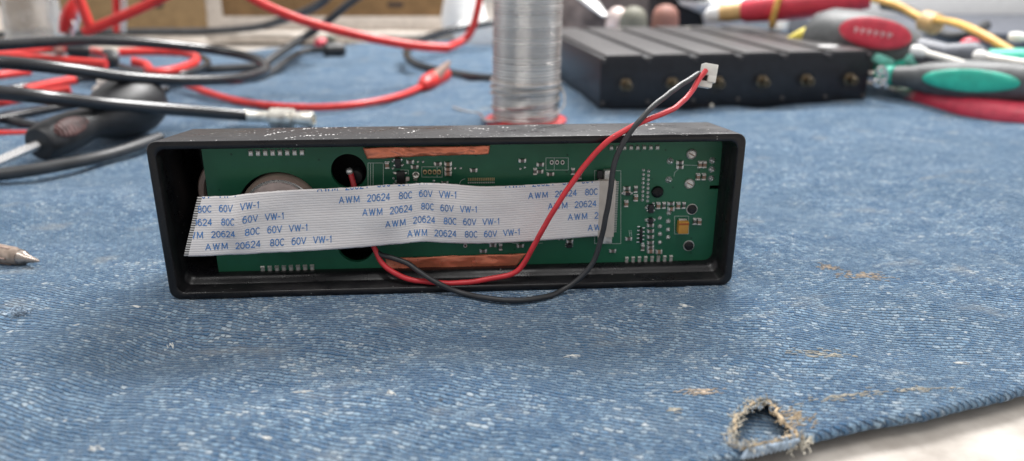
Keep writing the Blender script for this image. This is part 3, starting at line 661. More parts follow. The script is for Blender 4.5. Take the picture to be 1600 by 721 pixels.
# --- red and black leads with the white plug
def dpath(pts, low=.085):
    out = []
    for px, py, d in pts:
        p = DL(px, py, d)
        out.append(p if p.z > low or d > .3 else DEVI @ G(px, py, low))
    return out
plug_c = DL(1105, 119, 1.9)
red = dpath([(547, 272, .86), (553, 292, .72), (566, 340, .66), (585, 388, .52), (598, 412, .38), (618, 428, .24), (650, 438.5, .14), (690, 442.5, .10), (730, 441, .10), (775, 435, .10), (801, 428, .10), (818, 414, .12), (836, 380, .06), (858, 340, -.02), (885, 298, -.08), (915, 258, -.12), (945, 225, -.15), (980, 203, -.12), (1005, 190, .0), (1035, 178, .3), (1058, 166, .7), (1077, 147, 1.2), (1090, 128, 1.55), (1102, 110, 1.78)])
blk = dpath([(552, 282, .95), (560, 330, .74), (578, 378, .66), (592, 397, .5), (610, 402, .38), (632, 409, .26), (655, 424, .08), (685, 443, -.12), (720, 457, -.22), (760, 466, -.26), (800, 469.5, -.28), (840, 466.5, -.27), (875, 456, -.22), (905, 436, -.16), (926, 410, -.10), (938, 378, -.08), (948, 330, -.12), (955, 285, -.16), (964, 244, -.18), (982, 210, -.17), (1005, 183, -.02), (1030, 158, .4), (1058, 137, .95), (1080, 122, 1.45), (1092, 115, 1.75)])
def kink(pts, seed): return [p + .022*Vector((noise.noise(Vector((k*.21, seed, 0))), noise.noise(Vector((k*.21, seed, 5))), noise.noise(Vector((k*.21, seed, 9))))) for k, p in enumerate(pts)]
mb = MB(); mb.tube(kink(spline(red, .09), 1.5), .067, 12); lead_r = mb.build('red_lead', M['red_wire'], dev, world=False)
mb = MB(); mb.tube(kink(spline(blk, .09), 7.5), .067, 12); lead_b = mb.build('black_lead', M['black_wire'], dev, world=False)
mb = MB(); mb.lathe(DL(546, 268, .84), (.2, -1, .3), [(0, .09), (.05, .09), (.1, .05), (.11, .01)], 14); mb.build('solder_blob', M['solder'], lead_r, world=False)
# plug: housing with a stepped key and two wire openings
Rp = Matrix.Rotation(math.radians(10), 3, 'Y') @ Matrix.Rotation(math.radians(-14), 3, 'X')
mb = MB()
mb.box(plug_c + Rp @ Vector((.02, 0, .15)), (.36, .30, .30), 0, .02, Rp); mb.box(plug_c + Rp @ Vector((.09, .0, -.07)), (.22, .30, .18), 0, .02, Rp); mb.box(plug_c + Rp @ Vector((-.03, .02, -.22)), (.34, .26, .16), 0, .03, Rp)
mb.box(plug_c + Rp @ Vector((-.07, .03, -.07)), (.14, .22, .2), 1, 0, Rp)
mb.box(plug_c + Rp @ Vector((.20, .04, .1)), (.05, .2, .36), 0, .015, Rp)
plug = mb.build('plug', [M['plug'], M['hole_shade']], dev, world=False)

# ------------------------------------------------------------------ spool of solder wire
SB = G(822, 203); SB.y += 1.6; SB = Vector((SB.x*(SB.y/(SB.y-1.6))**.0, SB.y, 0)); SB.x = ray(821.5, 150).x/ray(821.5, 150).y*SB.y
sp = thing('solder_spool', 'upright spool of shiny solder wire with red flanges standing behind the case', 'spool', tuple(SB))
k_ = SB.y/CT*1.0; RW = 52.5*(SB.y*CT+6.5*ST)/1200
for z in (0.0, 8.2):
    mb = MB(); mb.lathe(SB+Vector((0, 0, z)), (0, 0, 1), [(0, 1.95), (.03, 2.02), (.2, 2.02), (.24, 1.95)], 48); mb.build('flange', M['red_plastic'], sp)
mb = MB(); prof = []; z = .24
mb.lathe(SB, (0, 0, 1), [(.24, RW-.12), (8.2, RW-.12)], 40, cap0=False, cap1=False)
r_w = .048; prof = []; zz = .26; k = 0
while zz < 8.1:
    j = .035*noise.noise(Vector((k*.7, 0, 3))) + .02*noise.noise(Vector((zz*.8, 4, 3)))
    prof += [(zz, RW-.10+j), (zz+.02, RW-.03+j), (zz+.05, RW-.004+j), (zz+.075, RW+j), (zz+.10, RW-.004+j), (zz+.13, RW-.022+j)]; zz += .15; k += 1
mb.lathe(SB, (.012, 0, 1), prof, 56, cap0=False, cap1=False); mb.build('wire_winding', M['winding'], sp, angle=80)
mb = MB()
for z0, tilt, rr_ in ((1.95, .10, .05), (1.75, -.07, .07), (1.62, .12, .06), (2.08, -.05, .05), (1.0, .22, .04)):
    pts = [SB + Vector(((RW+rr_)*math.cos(a), (RW+rr_)*math.sin(a), z0 + tilt*math.cos(a+.4))) for a in [k*2*math.pi/48 for k in range(49)]]; mb.tube(pts, r_w*1.05, 7, cap=False)
# a slack loop on the right and the free end lying to the left
pts = [SB + Vector((RW+.02, -.3, 1.9)), SB + Vector((RW+.22, -.5, 1.4)), SB + Vector((RW+.12, -.8, .9)), SB + Vector((RW-.5, -1.5, .62)), SB+Vector((RW-1.6, -RW-.05, .6))]; mb.tube(spline(pts, .1), r_w*1.05, 7)
pts = [SB + Vector((-RW+.5, -1.35, .35)), SB+Vector((-RW-.3, -1.2, .35))] + [G(750, 179, .08), G(725, 174, .1), G(708, 168, .14)]; mb.tube(spline(pts, .1), .075, 7); mb.build('loose_turn', M['solder_wire'], sp)

# ------------------------------------------------------------------ black six-bay amplifier box
AL, AR = G(936, 172.5), G(1351, 160); AYAW = math.atan2(AR.y-AL.y, AR.x-AL.x); AWD = (AR-AL).length
AH = 2.75; ADEP = 15.5
amp = thing('six_bay_box', 'black metal box of six bays with a brass connector on each, behind the white plug', 'electronics', tuple(AL), AYAW)
bayw = AWD/6
mb = MB(); mb.box((AWD/2, ADEP/2, AH/2), (AWD, ADEP, AH), 0, .06); mb.build('body', M['amp'], amp, world=False)
for i in range(6):
    mb = MB(); mb.box((bayw*(i+.5), ADEP/2-.02, AH+.035), (bayw-.54, ADEP-.1, .20), 0, .03); mb.build('top_panel', M['amp_top'], amp, world=False)
def jack(mb):
    mb.lathe((0, 0, 0), (0, -1, 0), [(0, .62), (.02, .62), (.03, .55), (.01, .5)], 24, 0, cap0=False, cap1=False)
    mb.lathe((0, 0, 0), (0, -1, 0), [(0, .36), (.10, .36), (.12, .33)], 6, 1)
    mb.lathe((0, -.12, 0), (0, -1, 0), [(0, .22), (.45, .22), (.5, .20), (.5, .13), (.3, .12)], 18, 1, cap1=False); mb.lathe((0, -.3, 0), (0, -1, 0), [(0, .12), (.1, .05), (.2, .03)], 10, 2)
pj = None
for i in range(6):
    loc = (bayw*(i+.54), -.004, AH*.48)
    if pj is None: mb = MB(); jack(mb); pj = mb.build('connector', [M['chip'], M['brass'], M['gold']], amp, world=False, loc=loc)
    else: o = pj.copy(); C.objects.link(o); o.parent = amp; o.location = loc
ps = None
for i in range(7):
    for z, dx in ((AH-.16, 0), (.35, .12)):
        loc = (min(max(bayw*i+dx, .16), AWD-.16), -.002, z)
        if ps is None: mb = MB(); mb.lathe((0, 0, 0), (0, -1, 0), [(0, .14), (.04, .14), (.09, .09), (.09, .01)], 14); ps = mb.build('screw', M['amp_top'], amp, world=False, loc=loc)
        else: o = ps.copy(); C.objects.link(o); o.parent = amp; o.location = loc
mb = MB(); c = (bayw*5.45, 2.2, AH+.138); mb.lathe(c, (0, 0, 1), [(0, .62), (.012, .62)], 32, squash=.55); mb.build('oval_sticker', M['label'], amp, world=False)
for xx, ww in ((.9, 2.0), (6.0, 1.8), (10.5, 2.2)):
    mb = MB(); mb.box((xx, ADEP-.7, AH+.1), (ww, .5, .05), 0, .01); mb.build('rear_strip', M['nickel'], amp, world=False)
mb = MB(); mb.box((bayw*2.1, -.1, .06), (bayw*.8, .3, .10), 0, .02); mb.lathe((bayw*2.42, -.24, .11), (0, -1, .3), [(0, .10), (.05, .1), (.06, .06)], 14, 1); mb.build('mounting_foot', [M['amp'], M['nickel']], amp, world=False)

# ------------------------------------------------------------------ screwdriver with black rubber handle, left
A = U(60, 226, 29.6, .75); Bq = U(236, 152, 36.5, 1.2); ax = (Bq-A).normalized(); LN = (Bq-A).length
sd = thing('screwdriver', 'screwdriver with black rubber handle and bright steel shaft lying under the cables', 'screwdriver', (A.x, A.y, 0))
mb = MB(); s_ = LN/8.0
mb.lathe(A, ax, [(0, .45), (.02, .62), (.12, .70), (.7*s_, .76), (1.6*s_, .80), (2.4*s_, .76), (3.0*s_, .68), (3.6*s_, .76), (4.6*s_, 1.12), (5.8*s_, 1.36), (6.8*s_, 1.36), (7.5*s_, 1.2), (8.0*s_, .8), (8.15*s_, .3)], 32, cap1=True); mb.build('handle', M['rubber'], sd)
mb = MB(); tip = G(-60, 278, .2); mb.tube([A+ax*.3, lerp(A, tip, .5), tip], .19, 6); mb.build('shaft', M['steel'], sd)
gc = A + ax*1.35*s_; gn = (Vector((0, 0, CAMH))-gc); gn = (gn - ax*gn.dot(ax)).normalized(); gn = (gn + Vector((0, 0, .25))).normalized(); sd2 = gn.cross(ax)
mb = MB()
def ell(mb, c, nrm, la, a, b, th, ribs=0, mi=0, n=28):
    nrm = nrm.normalized(); la = (la - nrm*la.dot(nrm)).normalized(); lb = nrm.cross(la)
    loops = []
    for q, hgt in ((1.0, -th), (1.0, 0), (.93, th*.6), (.7, th), (.4, th*1.2), (.1, th*1.3)):
        loops.append([c + la*a*q*math.cos(k*2*math.pi/n) + lb*b*q*math.sin(k*2*math.pi/n) + nrm*hgt for k in range(n)])
    mb.loops(loops, mi=mi)
    for k in range(ribs):
        u = -1+2*(k+.5)/ribs; h_ = b*math.sqrt(max(0, 1-u*u))*.85
        mb.tube([c+la*a*u-lb*h_+nrm*th*.8, c+la*a*(u+.05)+nrm*th*1.5, c+la*a*u+lb*h_+nrm*th*.8], a*.055, 6, mi=mi)
ell(mb, gc+gn*.72, gn, ax, 1.0*s_, .40, .06, 9); mb.build('grip_inset', M['rubber_red'], sd)

# ------------------------------------------------------------------ black coax cables and red test leads, left
def cable(name, label, cat_, pts, r, m, group=None, n=10):
    root = thing(name, label, cat_, tuple(Vector((pts[0].x, pts[0].y, 0))), 0, group)
    mb = MB(); mb.tube(spline(pts, .5), r, n); mb.build('jacket', m, root); return root
P0 = U(385, 181, 37.2, .35)
cx_ = cable('coax_cable', 'straight black coaxial cable ending in a silver twist-lock plug behind the case', 'cable', [U(-60, 139, 28.5), U(60, 151, 30.0), U(160, 162, 32.5), U(270, 171.5, 35), P0], .29, M['cable'])
dr = (U(490, 186.5, 36.6, .4)-P0).normalized(); mb = MB(); L_ = (U(490, 186.5, 36.6, .4)-P0).length
mb.lathe(P0, dr, [(-.1, .3), (0, .31), (.05, .27), (L_*.34, .27), (L_*.36, .36)], 20); mb.lathe(P0, dr, [(L_*.36, .3), (L_*.38, .44), (L_*.5, .47), (L_*.56, .44), (L_*.58, .47), (L_*.70, .46), (L_*.72, .30), (L_*.80, .30)], 20)
mb.lathe(P0, dr, [(L_*.80, .30), (L_*.81, .35), (L_*.98, .36), (L_, .33), (L_, .25), (L_*.9, .22)], 20); mb.build('twist_lock_plug', M['nickel'], cx_)
bumpp = P0 + dr*L_*.62 + Vector((0, -.42, .18)); mb = MB(); mb.lathe(bumpp, (0, -1, .4), [(0, .12), (.12, .12), (.14, .06)], 12); mb.build('lock_pin', M['nickel'], cx_)
loop = [U(-60, 93, 30), U(40, 101, 31), U(120, 110, 32.5), U(200, 121, 34.5), U(290, 126, 37), U(370, 123, 40), U(412, 112, 43), U(412, 100, 45), U(385, 88, 46), U(330, 78, 46), U(260, 70, 44), U(180, 64.5, 42), U(90, 65, 40), U(0, 71, 38), U(-60, 76, 37)]
cable('coax_cable', 'black coaxial cable looping to a rounded bend over the red leads', 'cable', loop, .27, M['cable'])
cable('coax_cable', 'thin black cable running along the rear from cardboard box up past the red wire', 'cable', [U(-40, 56, 66), U(120, 51.5, 68), U(240, 50, 69), U(330, 49, 70), U(400, 43, 68), U(440, 32, 65), U(490, 12, 60), U(520, -12, 56)], .33, M['cable_grey'])
cable('coax_cable', 'greyish black cable slanting from the rear down across the denim behind the case', 'cable', [U(575, -14, 60), U(545, 6, 60), U(510, 35, 60), U(470, 62, 60), U(430, 88, 56, .3), U(405, 103, 54, .3), U(360, 107, 53, .3), U(300, 110, 52, .3), U(230, 118, 50, .3)], .30, M['cable_grey'])
cable('coax_cable', 'dark cable curling from the small jack plug to the rounded cable bend', 'cable', [U(510, 78, 62, .3), U(478, 80, 62, .3), U(452, 92, 58, .3), U(428, 110, 54, .3), U(400, 121, 51, .3), U(340, 127, 48, .3), U(260, 130, 46.5, .3)], .27, M['cable_grey'])
cable('coax_cable', 'black cable bending in a tight curve left of the solder spool', 'cable', [U(860, 17, 70, .3), U(770, 35, 68, .3), U(710, 46, 66, .3), U(665, 60, 63, .3), U(640, 76, 60, .3), U(636, 88, 57, .3), U(650, 101, 54.5, .3), U(690, 112, 53, .3), U(740, 121, 51.5, .3), U(780, 124, 51, .3), U(840, 128, 50, .3)], .30, M['cable'])
cable('coax_cable', 'grey black cable in front of the screwdriver, its end trailing under the handle', 'cable', [G(-50, 278, .25), G(30, 269, .25), G(90, 259, .25), G(150, 247, .25), G(200, 233, .25), G(250, 215, .25)], .24, M['cable_grey'])
# black leads beneath
for k, (lab, pts) in enumerate((('black lead crossing under the cables by the screwdriver neck', [(-30, 192, 35), (40, 178, 37), (110, 165, 39), (190, 150, 42), (260, 140, 45)]), ('thin black lead leaving the pile toward the screwdriver collar', [(-30, 180, 37), (20, 190, 36), (60, 198, 36), (110, 205, 35)]), ('black lead lowest in the pile between the two red leads', [(-30, 148, 41), (50, 134, 44), (130, 123, 46), (210, 124, 46), (270, 116, 48)]), ('black lead running in the red lead bend', [(140, 92, 50), (190, 105, 49), (240, 117, 47), (290, 115, 48), (325, 98, 52), (300, 83, 56)]))):
    cable('test_lead', lab, 'lead', [U(x, y, d, .22) for x, y, d in pts], .22, M['cable'], 'black leads in the tangle')
# red leads
RL = M['red_lead']
cable('test_lead', 'red lead lying along the front of the tangle above the straight cable', 'lead', [U(-40, 86, 40), U(30, 90, 40), U(100, 96, 40), U(166, 101, 40)], .26, RL, 'red leads in the tangle')
cable('test_lead', 'red lead making a closed hairpin bend inside the black loop', 'lead', [U(186, 82, 52, .25), U(240, 81, 53, .25), U(285, 83, 53, .25), U(306, 90, 52, .25), U(300, 100, 50, .25), U(270, 110, 47, .25), U(238, 113, 46, .25), U(228, 102, 47, .5), U(206, 96, 47, .5)], .27, RL, 'red leads in the tangle')
cable('test_lead', 'short red lead slanting between the two straight black cables', 'lead', [U(40, 141, 42, .25), U(80, 132, 44, .25), U(120, 124, 46, .25)], .27, RL, 'red leads in the tangle')
cable('test_lead', 'red lead at the far left above the lower cable', 'lead', [U(-40, 123, 44, .25), U(0, 118, 45, .25), U(45, 112, 47, .25)], .25, RL, 'red leads in the tangle')
cable('test_lead', 'thin red lead ending at the screwdriver collar', 'lead', [G(-40, 208, .16), G(10, 209, .16), G(50, 208, .16), G(80, 205, .16)], .15, RL, 'red leads in the tangle')
cable('test_lead', 'red lead at far left under the lowest straight cable', 'lead', [U(-40, 165, 38, .25), U(0, 160, 39, .25), U(40, 152, 41, .25), U(110, 140, 42, .25)], .25, RL, 'red leads in the tangle')
cable('test_lead', 'red lead standing up behind the rubber handle, short end', 'lead', [U(222, 128, 44, .25), U(236, 140, 42, .25), U(238, 165, 39.5, .25), U(228, 190, 38, .2)], .22, RL, 'red leads in the tangle')
cable('test_lead', 'dim red lead behind the loop at far left', 'lead', [U(-40, 92, 52, .25), U(30, 80, 56, .25), U(90, 77, 58, .25), U(160, 84, 54, .25), U(176, 98, 50, .25)], .3, RL, 'red leads in the tangle')
t1 = cable('test_lead', 'red lead curving across open denim to a red plug left of the spool', 'lead', [U(280, 128, 46, .2), U(330, 147, 44, .2), U(380, 160, 43, .2), U(440, 167, 42, .2), U(510, 168, 42, .2), U(570, 162, 43, .2), U(625, 150, 45, .2), U(664, 134, 48, .25)], .2, RL, 'red leads in the tangle')
a_, b_ = U(660, 134, 48, .35), U(697, 115, 53, .45); mb = MB(); mb.lathe(a_, b_-a_, [(0, .22), (.3, .42), (.9, .55), (2.2, .58), (3.0, .55), (4.0, .5), (4.2, .3)], 16); mb.build('plug_sleeve', M['red_lead'], t1)
mb = MB(); c_ = lerp(a_, b_, .45)+Vector((.1, -.5, .2)); ell(mb, c_, Vector((.2, -1, .5)), b_-a_, 1.5, .32, .06); mb.build('plug_band', M['bronze'], t1)
t2 = cable('test_lead', 'thick red lead sagging from top left to the right in front of the carton', 'lead', [U(370, -18, 46), U(400, 1, 46), U(440, 20, 46), U(490, 38, 46.5), U(550, 53.5, 47), U(610, 66, 48), U(660, 73, 49), U(700, 75, 50)], .27, RL, 'red leads in the tangle')
cable('test_lead', 'thin red lead rising beside the white card left of the spool', 'lead', [U(700, 75, 60, .25), U(725, 63, 62, .25), U(738, 45, 62), U(745, 20, 62), U(752, -15, 62)], .3, RL, 'red leads in the tangle')
cable('test_lead', 'straight red lead slanting up to the right in front of the cardboard', 'lead', [U(132, 50, 52), U(175, 33, 52), U(230, 8, 52), U(270, -12, 52)], .33, RL, 'red leads in the tangle')
cable('test_lead', 'red lead dropping steeply beside the red clip', 'lead', [U(118, -15, 52), U(130, 15, 52), U(141, 44, 52)], .33, RL, 'red leads in the tangle')
cable('test_lead', 'upright red lead with grey twin in front of the cardboard', 'lead', [U(181, -12, 58), U(182, 20, 58), U(183, 50, 58)], .26, RL, 'red leads in the tangle')
cable('grey_lead', 'upright pale grey lead in front of the cardboard', 'lead', [U(192, -12, 58), U(193, 20, 58), U(191, 50, 58)], .24, M['nickel'])
# red crocodile clip
clip = thing('crocodile_clip', 'crocodile clip with red jaw covers and steel jaws standing in the tangle', 'clip', tuple(Vector((U(115, 40, 54).x, 54, 0))))
mb = MB(); pts = [U(118, -5, 54), U(112, 12, 54), U(105, 30, 54), U(99, 50, 54)]; mb.tube(spline(pts, .3), [.25+.45*math.sin(math.pi*min(1, k/len(spline(pts, .3))*1.0)) for k in range(len(spline(pts, .3)))], 12, squash=.6); mb.build('jaw_cover', RL, clip)
mb = MB(); mb.tube(spline([U(121, -5, 54.3), U(123, 20, 54.3), U(117, 48, 54.3)], .3), .26, 8, squash=.5); mb.tube(spline([U(112, 30, 54), U(116, 40, 54), U(112, 55, 54)], .3), .2, 8, squash=.5); mb.build('jaw', M['steel'], clip)
# small jack plug and banana tips in the tangle
jk = thing('jack_plug', 'small black jack plug with red sleeve lying on denim below the sagging red lead', 'plug', tuple(G(515, 82)))
a_, b_ = U(505, 80, 62, .5), U(540, 77, 63, .5); mb = MB(); mb.lathe(a_, b_-a_, [(0, .3), (.2, .6), (1.2, .62), (1.7, .5)], 14); mb.build('barrel', M['rubber'], jk)
mb = MB(); a2 = U(492, 68, 64, .5); mb.lathe(a2, U(540, 66, 66)-a2, [(0, .15), (.2, .4), (.9, .42), (1.0, .3)], 12); mb.build('sleeve', M['red_grip'], jk)
mb = MB(); a2 = U(518, 68, 63.5, .5); mb.lathe(a2, (0, -.2, 1), [(0, .4), (.6, .35), (.7, .2)], 12); mb.build('collar', M['olive'], jk)
for lab, px, py, d in (('pale metal banana tip beside the pink one in the tangle', 92, 78, 53), ):
    bt = thing('banana_plug', 'red banana plug with dark barrel amid the red leads', 'plug', tuple(Vector((U(px, py, d).x, d, 0))))
    a_, b_ = U(85, 79, 53), U(102, 78, 53.5); mb = MB(); mb.lathe(a_, b_-a_, [(0, .2), (.05, .42), (.4, .45), (.5, .3)], 14); mb.build('tip_cap', M['coral'], bt)
    a_, b_ = U(104, 78, 53.5), U(135, 80, 54); mb = MB(); mb.lathe(a_, b_-a_, [(0, .3), (.1, .5), (1.0, .55), (1.4, .4)], 14); mb.build('barrel', M['rubber'], bt)
wt = thing('cable_tie', 'olive grey tie wrapped round the red leads inside the tangle', 'tie', tuple(Vector((U(172, 90, 46).x, 46, 0))))
mb = MB(); mb.tube(spline([U(168, 80, 46), U(175, 85, 45.6), U(177, 95, 45.4), U(172, 104, 45.6)], .15), .33, 10, squash=.5); mb.build('strap', M['cable_grey'], wt)
# white cotton ball / connector pair behind the handle
wp = thing('white_plug', 'small ivory plug with two lobes tucked behind the rubber handle', 'plug', tuple(Vector((U(165, 135, 41).x, 41, 0))))
a_, b_ = U(152, 134, 41), U(186, 124, 41.5); mb = MB(); mb.lathe(a_, b_-a_, [(0, .1), (.1, .3), (.4, .35), (.7, .42), (1.1, .46), (1.3, .3)], 14); mb.build('body', M['stick'], wp)
mb = MB(); mb.lathe(U(146, 137, 40.8), U(150, 140, 40.8)-U(146, 137, 40.8), [(0, .15), (.15, .28), (.3, .2)], 12); mb.build('tip', M['stick'], wp)

# pen tip at the left edge
pa, pb = G(-60, 384, .30), G(62, 408.5, .10); pd = (pb-pa).normalized(); PL = (pb-pa).length
pen = thing('pen', 'worn brown metal pen tip poking in at the left edge of the denim', 'pen', (pa.x, pa.y, 0))
mb = MB(); mb.lathe(pa, pd, [(0, .27), (PL-1.0, .25), (PL-.62, .22)], 20, cap1=False); mb.build('barrel', M['pen'], pen)
mb = MB()
for k in range(5):
    a = k*1.25; u_ = pd.cross(Vector((0, 0, 1))).normalized(); v_ = pd.cross(u_); mb.tube([pa+(u_*math.cos(a)+v_*math.sin(a))*.262, pa+pd*(PL-.9)+(u_*math.cos(a)+v_*math.sin(a))*.245], .03, 6)
mb.build('groove', M['bronze'], pen)
mb = MB(); mb.lathe(pa, pd, [(PL-.70, .22), (PL-.50, .19), (PL-.44, .13), (PL-.08, .05), (PL, .015)], 20); mb.build('nib_cone', M['nib'], pen)

# ------------------------------------------------------------------ cartons and oddments at the back
cb = thing('cardboard_box', 'plain tan cardboard box standing behind the cable tangle', 'box', tuple(G(160, 50)))
p, q = G(-80, 50), G(331, 49); yb = p.y
mb = MB(); mb.box(((p.x+q.x)/2, yb+10, 6), (q.x-p.x, 20, 12), 0, .15); mb.build('carton', M['cardboard'], cb)
pr = U(238, 6, yb-.05); mb = MB(); mb.box((pr.x, yb-.02, pr.z+.3), (2.2, .06, 1.5), 0, .02); mb.build('dark_mark', M['print_'], cb)
p, q = G(338, 47), G(712, 47); yb2 = p.y-2
c2 = thing('brown_carton', 'brown carton edged with broad white tape, behind the red sagging lead', 'box', (lerp(p.x, q.x, .5), yb2, 0))
mb = MB(); mb.box((lerp(p.x, q.x, .5), yb2+9, 6), (q.x-p.x, 18, 12), 0, .15); mb.build('carton', M['cardboard_dark'], c2)
zb_ = U(500, 47, yb2).z; mb = MB(); mb.box((lerp(p.x, q.x, .5), yb2-.06, zb_+.7), (q.x-p.x+.1, .12, 1.35), 0, .04); mb.build('tape_strip', M['white_tape'], c2)
mb = MB(); mb.box((p.x+.85, yb2-.10, 6), (1.6, .12, 11.8), 0, .04); mb.build('tape_strip', M['white_tape'], c2)
pr = U(618, 8, yb2); mb = MB(); mb.box((pr.x, yb2-.02, pr.z), (1.6, .06, .5), 0, .02); mb.build('dark_mark', M['print_'], c2)
p = G(300, 66); q = G(700, 62)
mb = MB(); mb.box((lerp(p.x, q.x, .55), p.y+2.2, .35), (q.x-p.x, 3.6, .7), 0, .15); tag(mb.build('wooden_strip', M['table']), 'pale wooden strip lying along the foot of the brown carton', 'strip')
mb = MB(); p = G(758, 72); mb.box((p.x+1.2, p.y+3.2, .9), (7.5, 6, 1.8), 0, .2); tag(mb.build('white_card_box', M['paper']), 'low white card box left of the solder spool', 'box')
mb = MB(); p = U(720, 8, 72); mb.lathe((p.x, 76, 0), (0, 0, 1), [(0, 2.0), (2, 2.2), (3.5, 1.9), (6, 1.2), (7.5, .4)], 18); tag(mb.build('crumpled_tissue', M['paper']), 'crumpled pale tissue standing between brown carton and spool', 'tissue')
# clear plastic bag at top left
bag = MB(); p = U(52, 35, 62); N1, N2 = 26, 14; loops_ = []
for i in range(N2+1):
    v = i/N2; z = v*6.8; rr0 = (1.0 - .12*v)*(1.0 if v < .85 else 1-(v-.85)*3.5)
    loops_.append([Vector((p.x + 2.3*rr0*math.cos(k*2*math.pi/N1)*(1+.12*noise.noise(Vector((k*.9, i*.6, 1)))), 62+1.5*rr0*math.sin(k*2*math.pi/N1)*(1+.12*noise.noise(Vector((k*.9, i*.6, 5)))), z+.15*noise.noise(Vector((k*.5, i, 8))))) for k in range(N1)])
bag.loops(loops_); tag(bag.build('clear_bag', M['clear'], angle=30), 'crumpled clear plastic bag standing at the top left corner', 'bag')
mb = MB(); p = G(15, 58); mb.box((p.x-4, 73, 1.6), (10, 7, 3.2), 0, .5); tag(mb.build('grey_carton', M['white_tape']), 'low pale grey carton behind the clear bag at the far left', 'box')

# ------------------------------------------------------------------ tools on the right
def handle_tool(name, label, cat_, A, Bp, prof, m, n=28, squash=1.0):
    root = thing(name, label, cat_, (A.x, A.y, 0)); mb = MB(); mb.lathe(A, Bp-A, [(h*(Bp-A).length, r) for h, r in prof], n, squash=squash); mb.build('handle', m, root); return root
A, Bq = U(1262, 58, 50), U(1440, 86, 45)
t = handle_tool('screwdriver', 'large grey screwdriver with red oval on its handle, resting on the six-bay box corner', 'screwdriver', A, Bq, [(0, .5), (.01, 1.0), (.06, 1.55), (.2, 1.95), (.45, 2.0), (.7, 1.75), (.9, 1.25), (1.0, .9)], M['grey_rubber'])
c_ = U(1367, 52, 45.2); nrm = (Vector((0, 0, CAMH+3))-c_).normalized(); mb = MB(); ell(mb, c_, nrm, Bq-A, 1.95, .85, .10); mb.build('oval_inset', M['red_grip'], t)
mb = MB()
la = (Bq-A); la = (la-nrm*la.dot(nrm)).normalized(); lb = nrm.cross(la)
for k in range(6): mb.box(c_+la*(-1.05+k*.36)+nrm*.14+lb*0, (.10, .05, .32), 0, .02); mb.box(c_+la*(-.93+k*.36)+nrm*.14+lb*.04, (.09, .05, .14), 0, .02)
mb.build('printed_mark', M['pink_print'], t)
A, Bq = U(1440, 84, 44.8), U(1530, 88, 42); mb = MB(); mb.lathe(A, Bq-A, [(0, .9), (1.5, .6), (3, .75), (3.6, .4)], 20); mb.build('neck', M['slate'], t)
A, Bq = U(1395, 119, 43.5), U(1640, 134, 38)
t = handle_tool('screwdriver', 'screwdriver with dark handle and teal oval grip lying on red pliers', 'screwdriver', A, Bq, [(0, .3), (.02, .55), (.12, .62), (.25, .85), (.5, 1.08), (.75, 1.05), (.95, .9), (1, .5)], M['grey_rubber'])
c_ = lerp(A, Bq, .56); nrm = (Vector((0, 0, CAMH))-c_); ax = (Bq-A).normalized(); nrm = (nrm-ax*nrm.dot(ax)).normalized(); mb = MB(); ell(mb, c_+nrm*1.0, nrm, ax, 2.3, .58, .12); mb.build('oval_inset', M['teal'], t)
mb = MB(); mb.lathe(A-ax*.9, ax, [(0, .35), (.2, .5), (.9, .58), (1.0, .5)], 20); mb.build('collar', M['teal'], t)
mb = MB(); mb.lathe(A-ax*4.0, ax, [(0, .2), (3.2, .22)], 10); mb.build('shaft', M['nickel'], t)
A, Bq = U(1362, 99, 46), U(1650, 104, 42)
t = handle_tool('cutter_tool', 'teal plastic tool lying behind the teal screwdriver', 'tool', A, Bq, [(0, .3), (.02, .6), (.2, .85), (.5, .8), (.8, .95), (1, .9)], M['teal'])
for px in (1380, 1427): mb = MB(); c_ = U(px, 95, 44.6); mb.box(c_, (1.1, .7, .55), 0, .2, Matrix.Rotation(.35, 3, 'Y')); mb.build('pale_catch', M['teal_light'], t)
# red dipped pliers
pl = thing('pliers', 'pliers with red dipped handles lying on denim at the right edge', 'pliers', tuple(G(1430, 165)))
def flat_handle(pts, ws, m, nm):
    mb = MB(); sp_ = spline(pts, .4); mb.tube(sp_, [ws[0]+(ws[1]-ws[0])*k/len(sp_) for k in range(len(sp_))], 14, squash=1.0); return mb.build(nm, m, pl)
flat_handle([U(1428, 148, 43.5), U(1460, 158, 42), U(1500, 169, 40.5), U(1545, 178, 39), U(1600, 185, 37.8), U(1660, 188, 37)], (.62, .85), M['pink_handle'], 'handle')
flat_handle([U(1500, 142, 44), U(1540, 150, 43), U(1600, 158, 42), U(1660, 162, 41)], (.5, .7), M['pink_handle'], 'handle')
mb = MB(); mb.tube([U(1350, 128, 46, .5), U(1390, 135, 45, .5), U(1432, 149, 43.6, .5)], [.25, .35, .5], 10, squash=.6); mb.tube([U(1350, 116, 47, .6), U(1400, 128, 45.5, .6), U(1440, 143, 44, .5)], [.2, .3, .4], 10, squash=.6); mb.build('jaw', M['nickel'], pl)
# curl of white solder / silver tag
mb = MB(); pts = [U(1374, 138, 42, .2) + Vector((.38*math.cos(a)*(1-.04*a), 0, .32*math.sin(a) + .10*a)) for a in [k*.35 for k in range(34)]]; mb.tube(pts, .1, 7); tag(mb.build('solder_curl', M['solder_wire']), 'small bright curl of solder wire standing right of the six-bay box', 'wire')
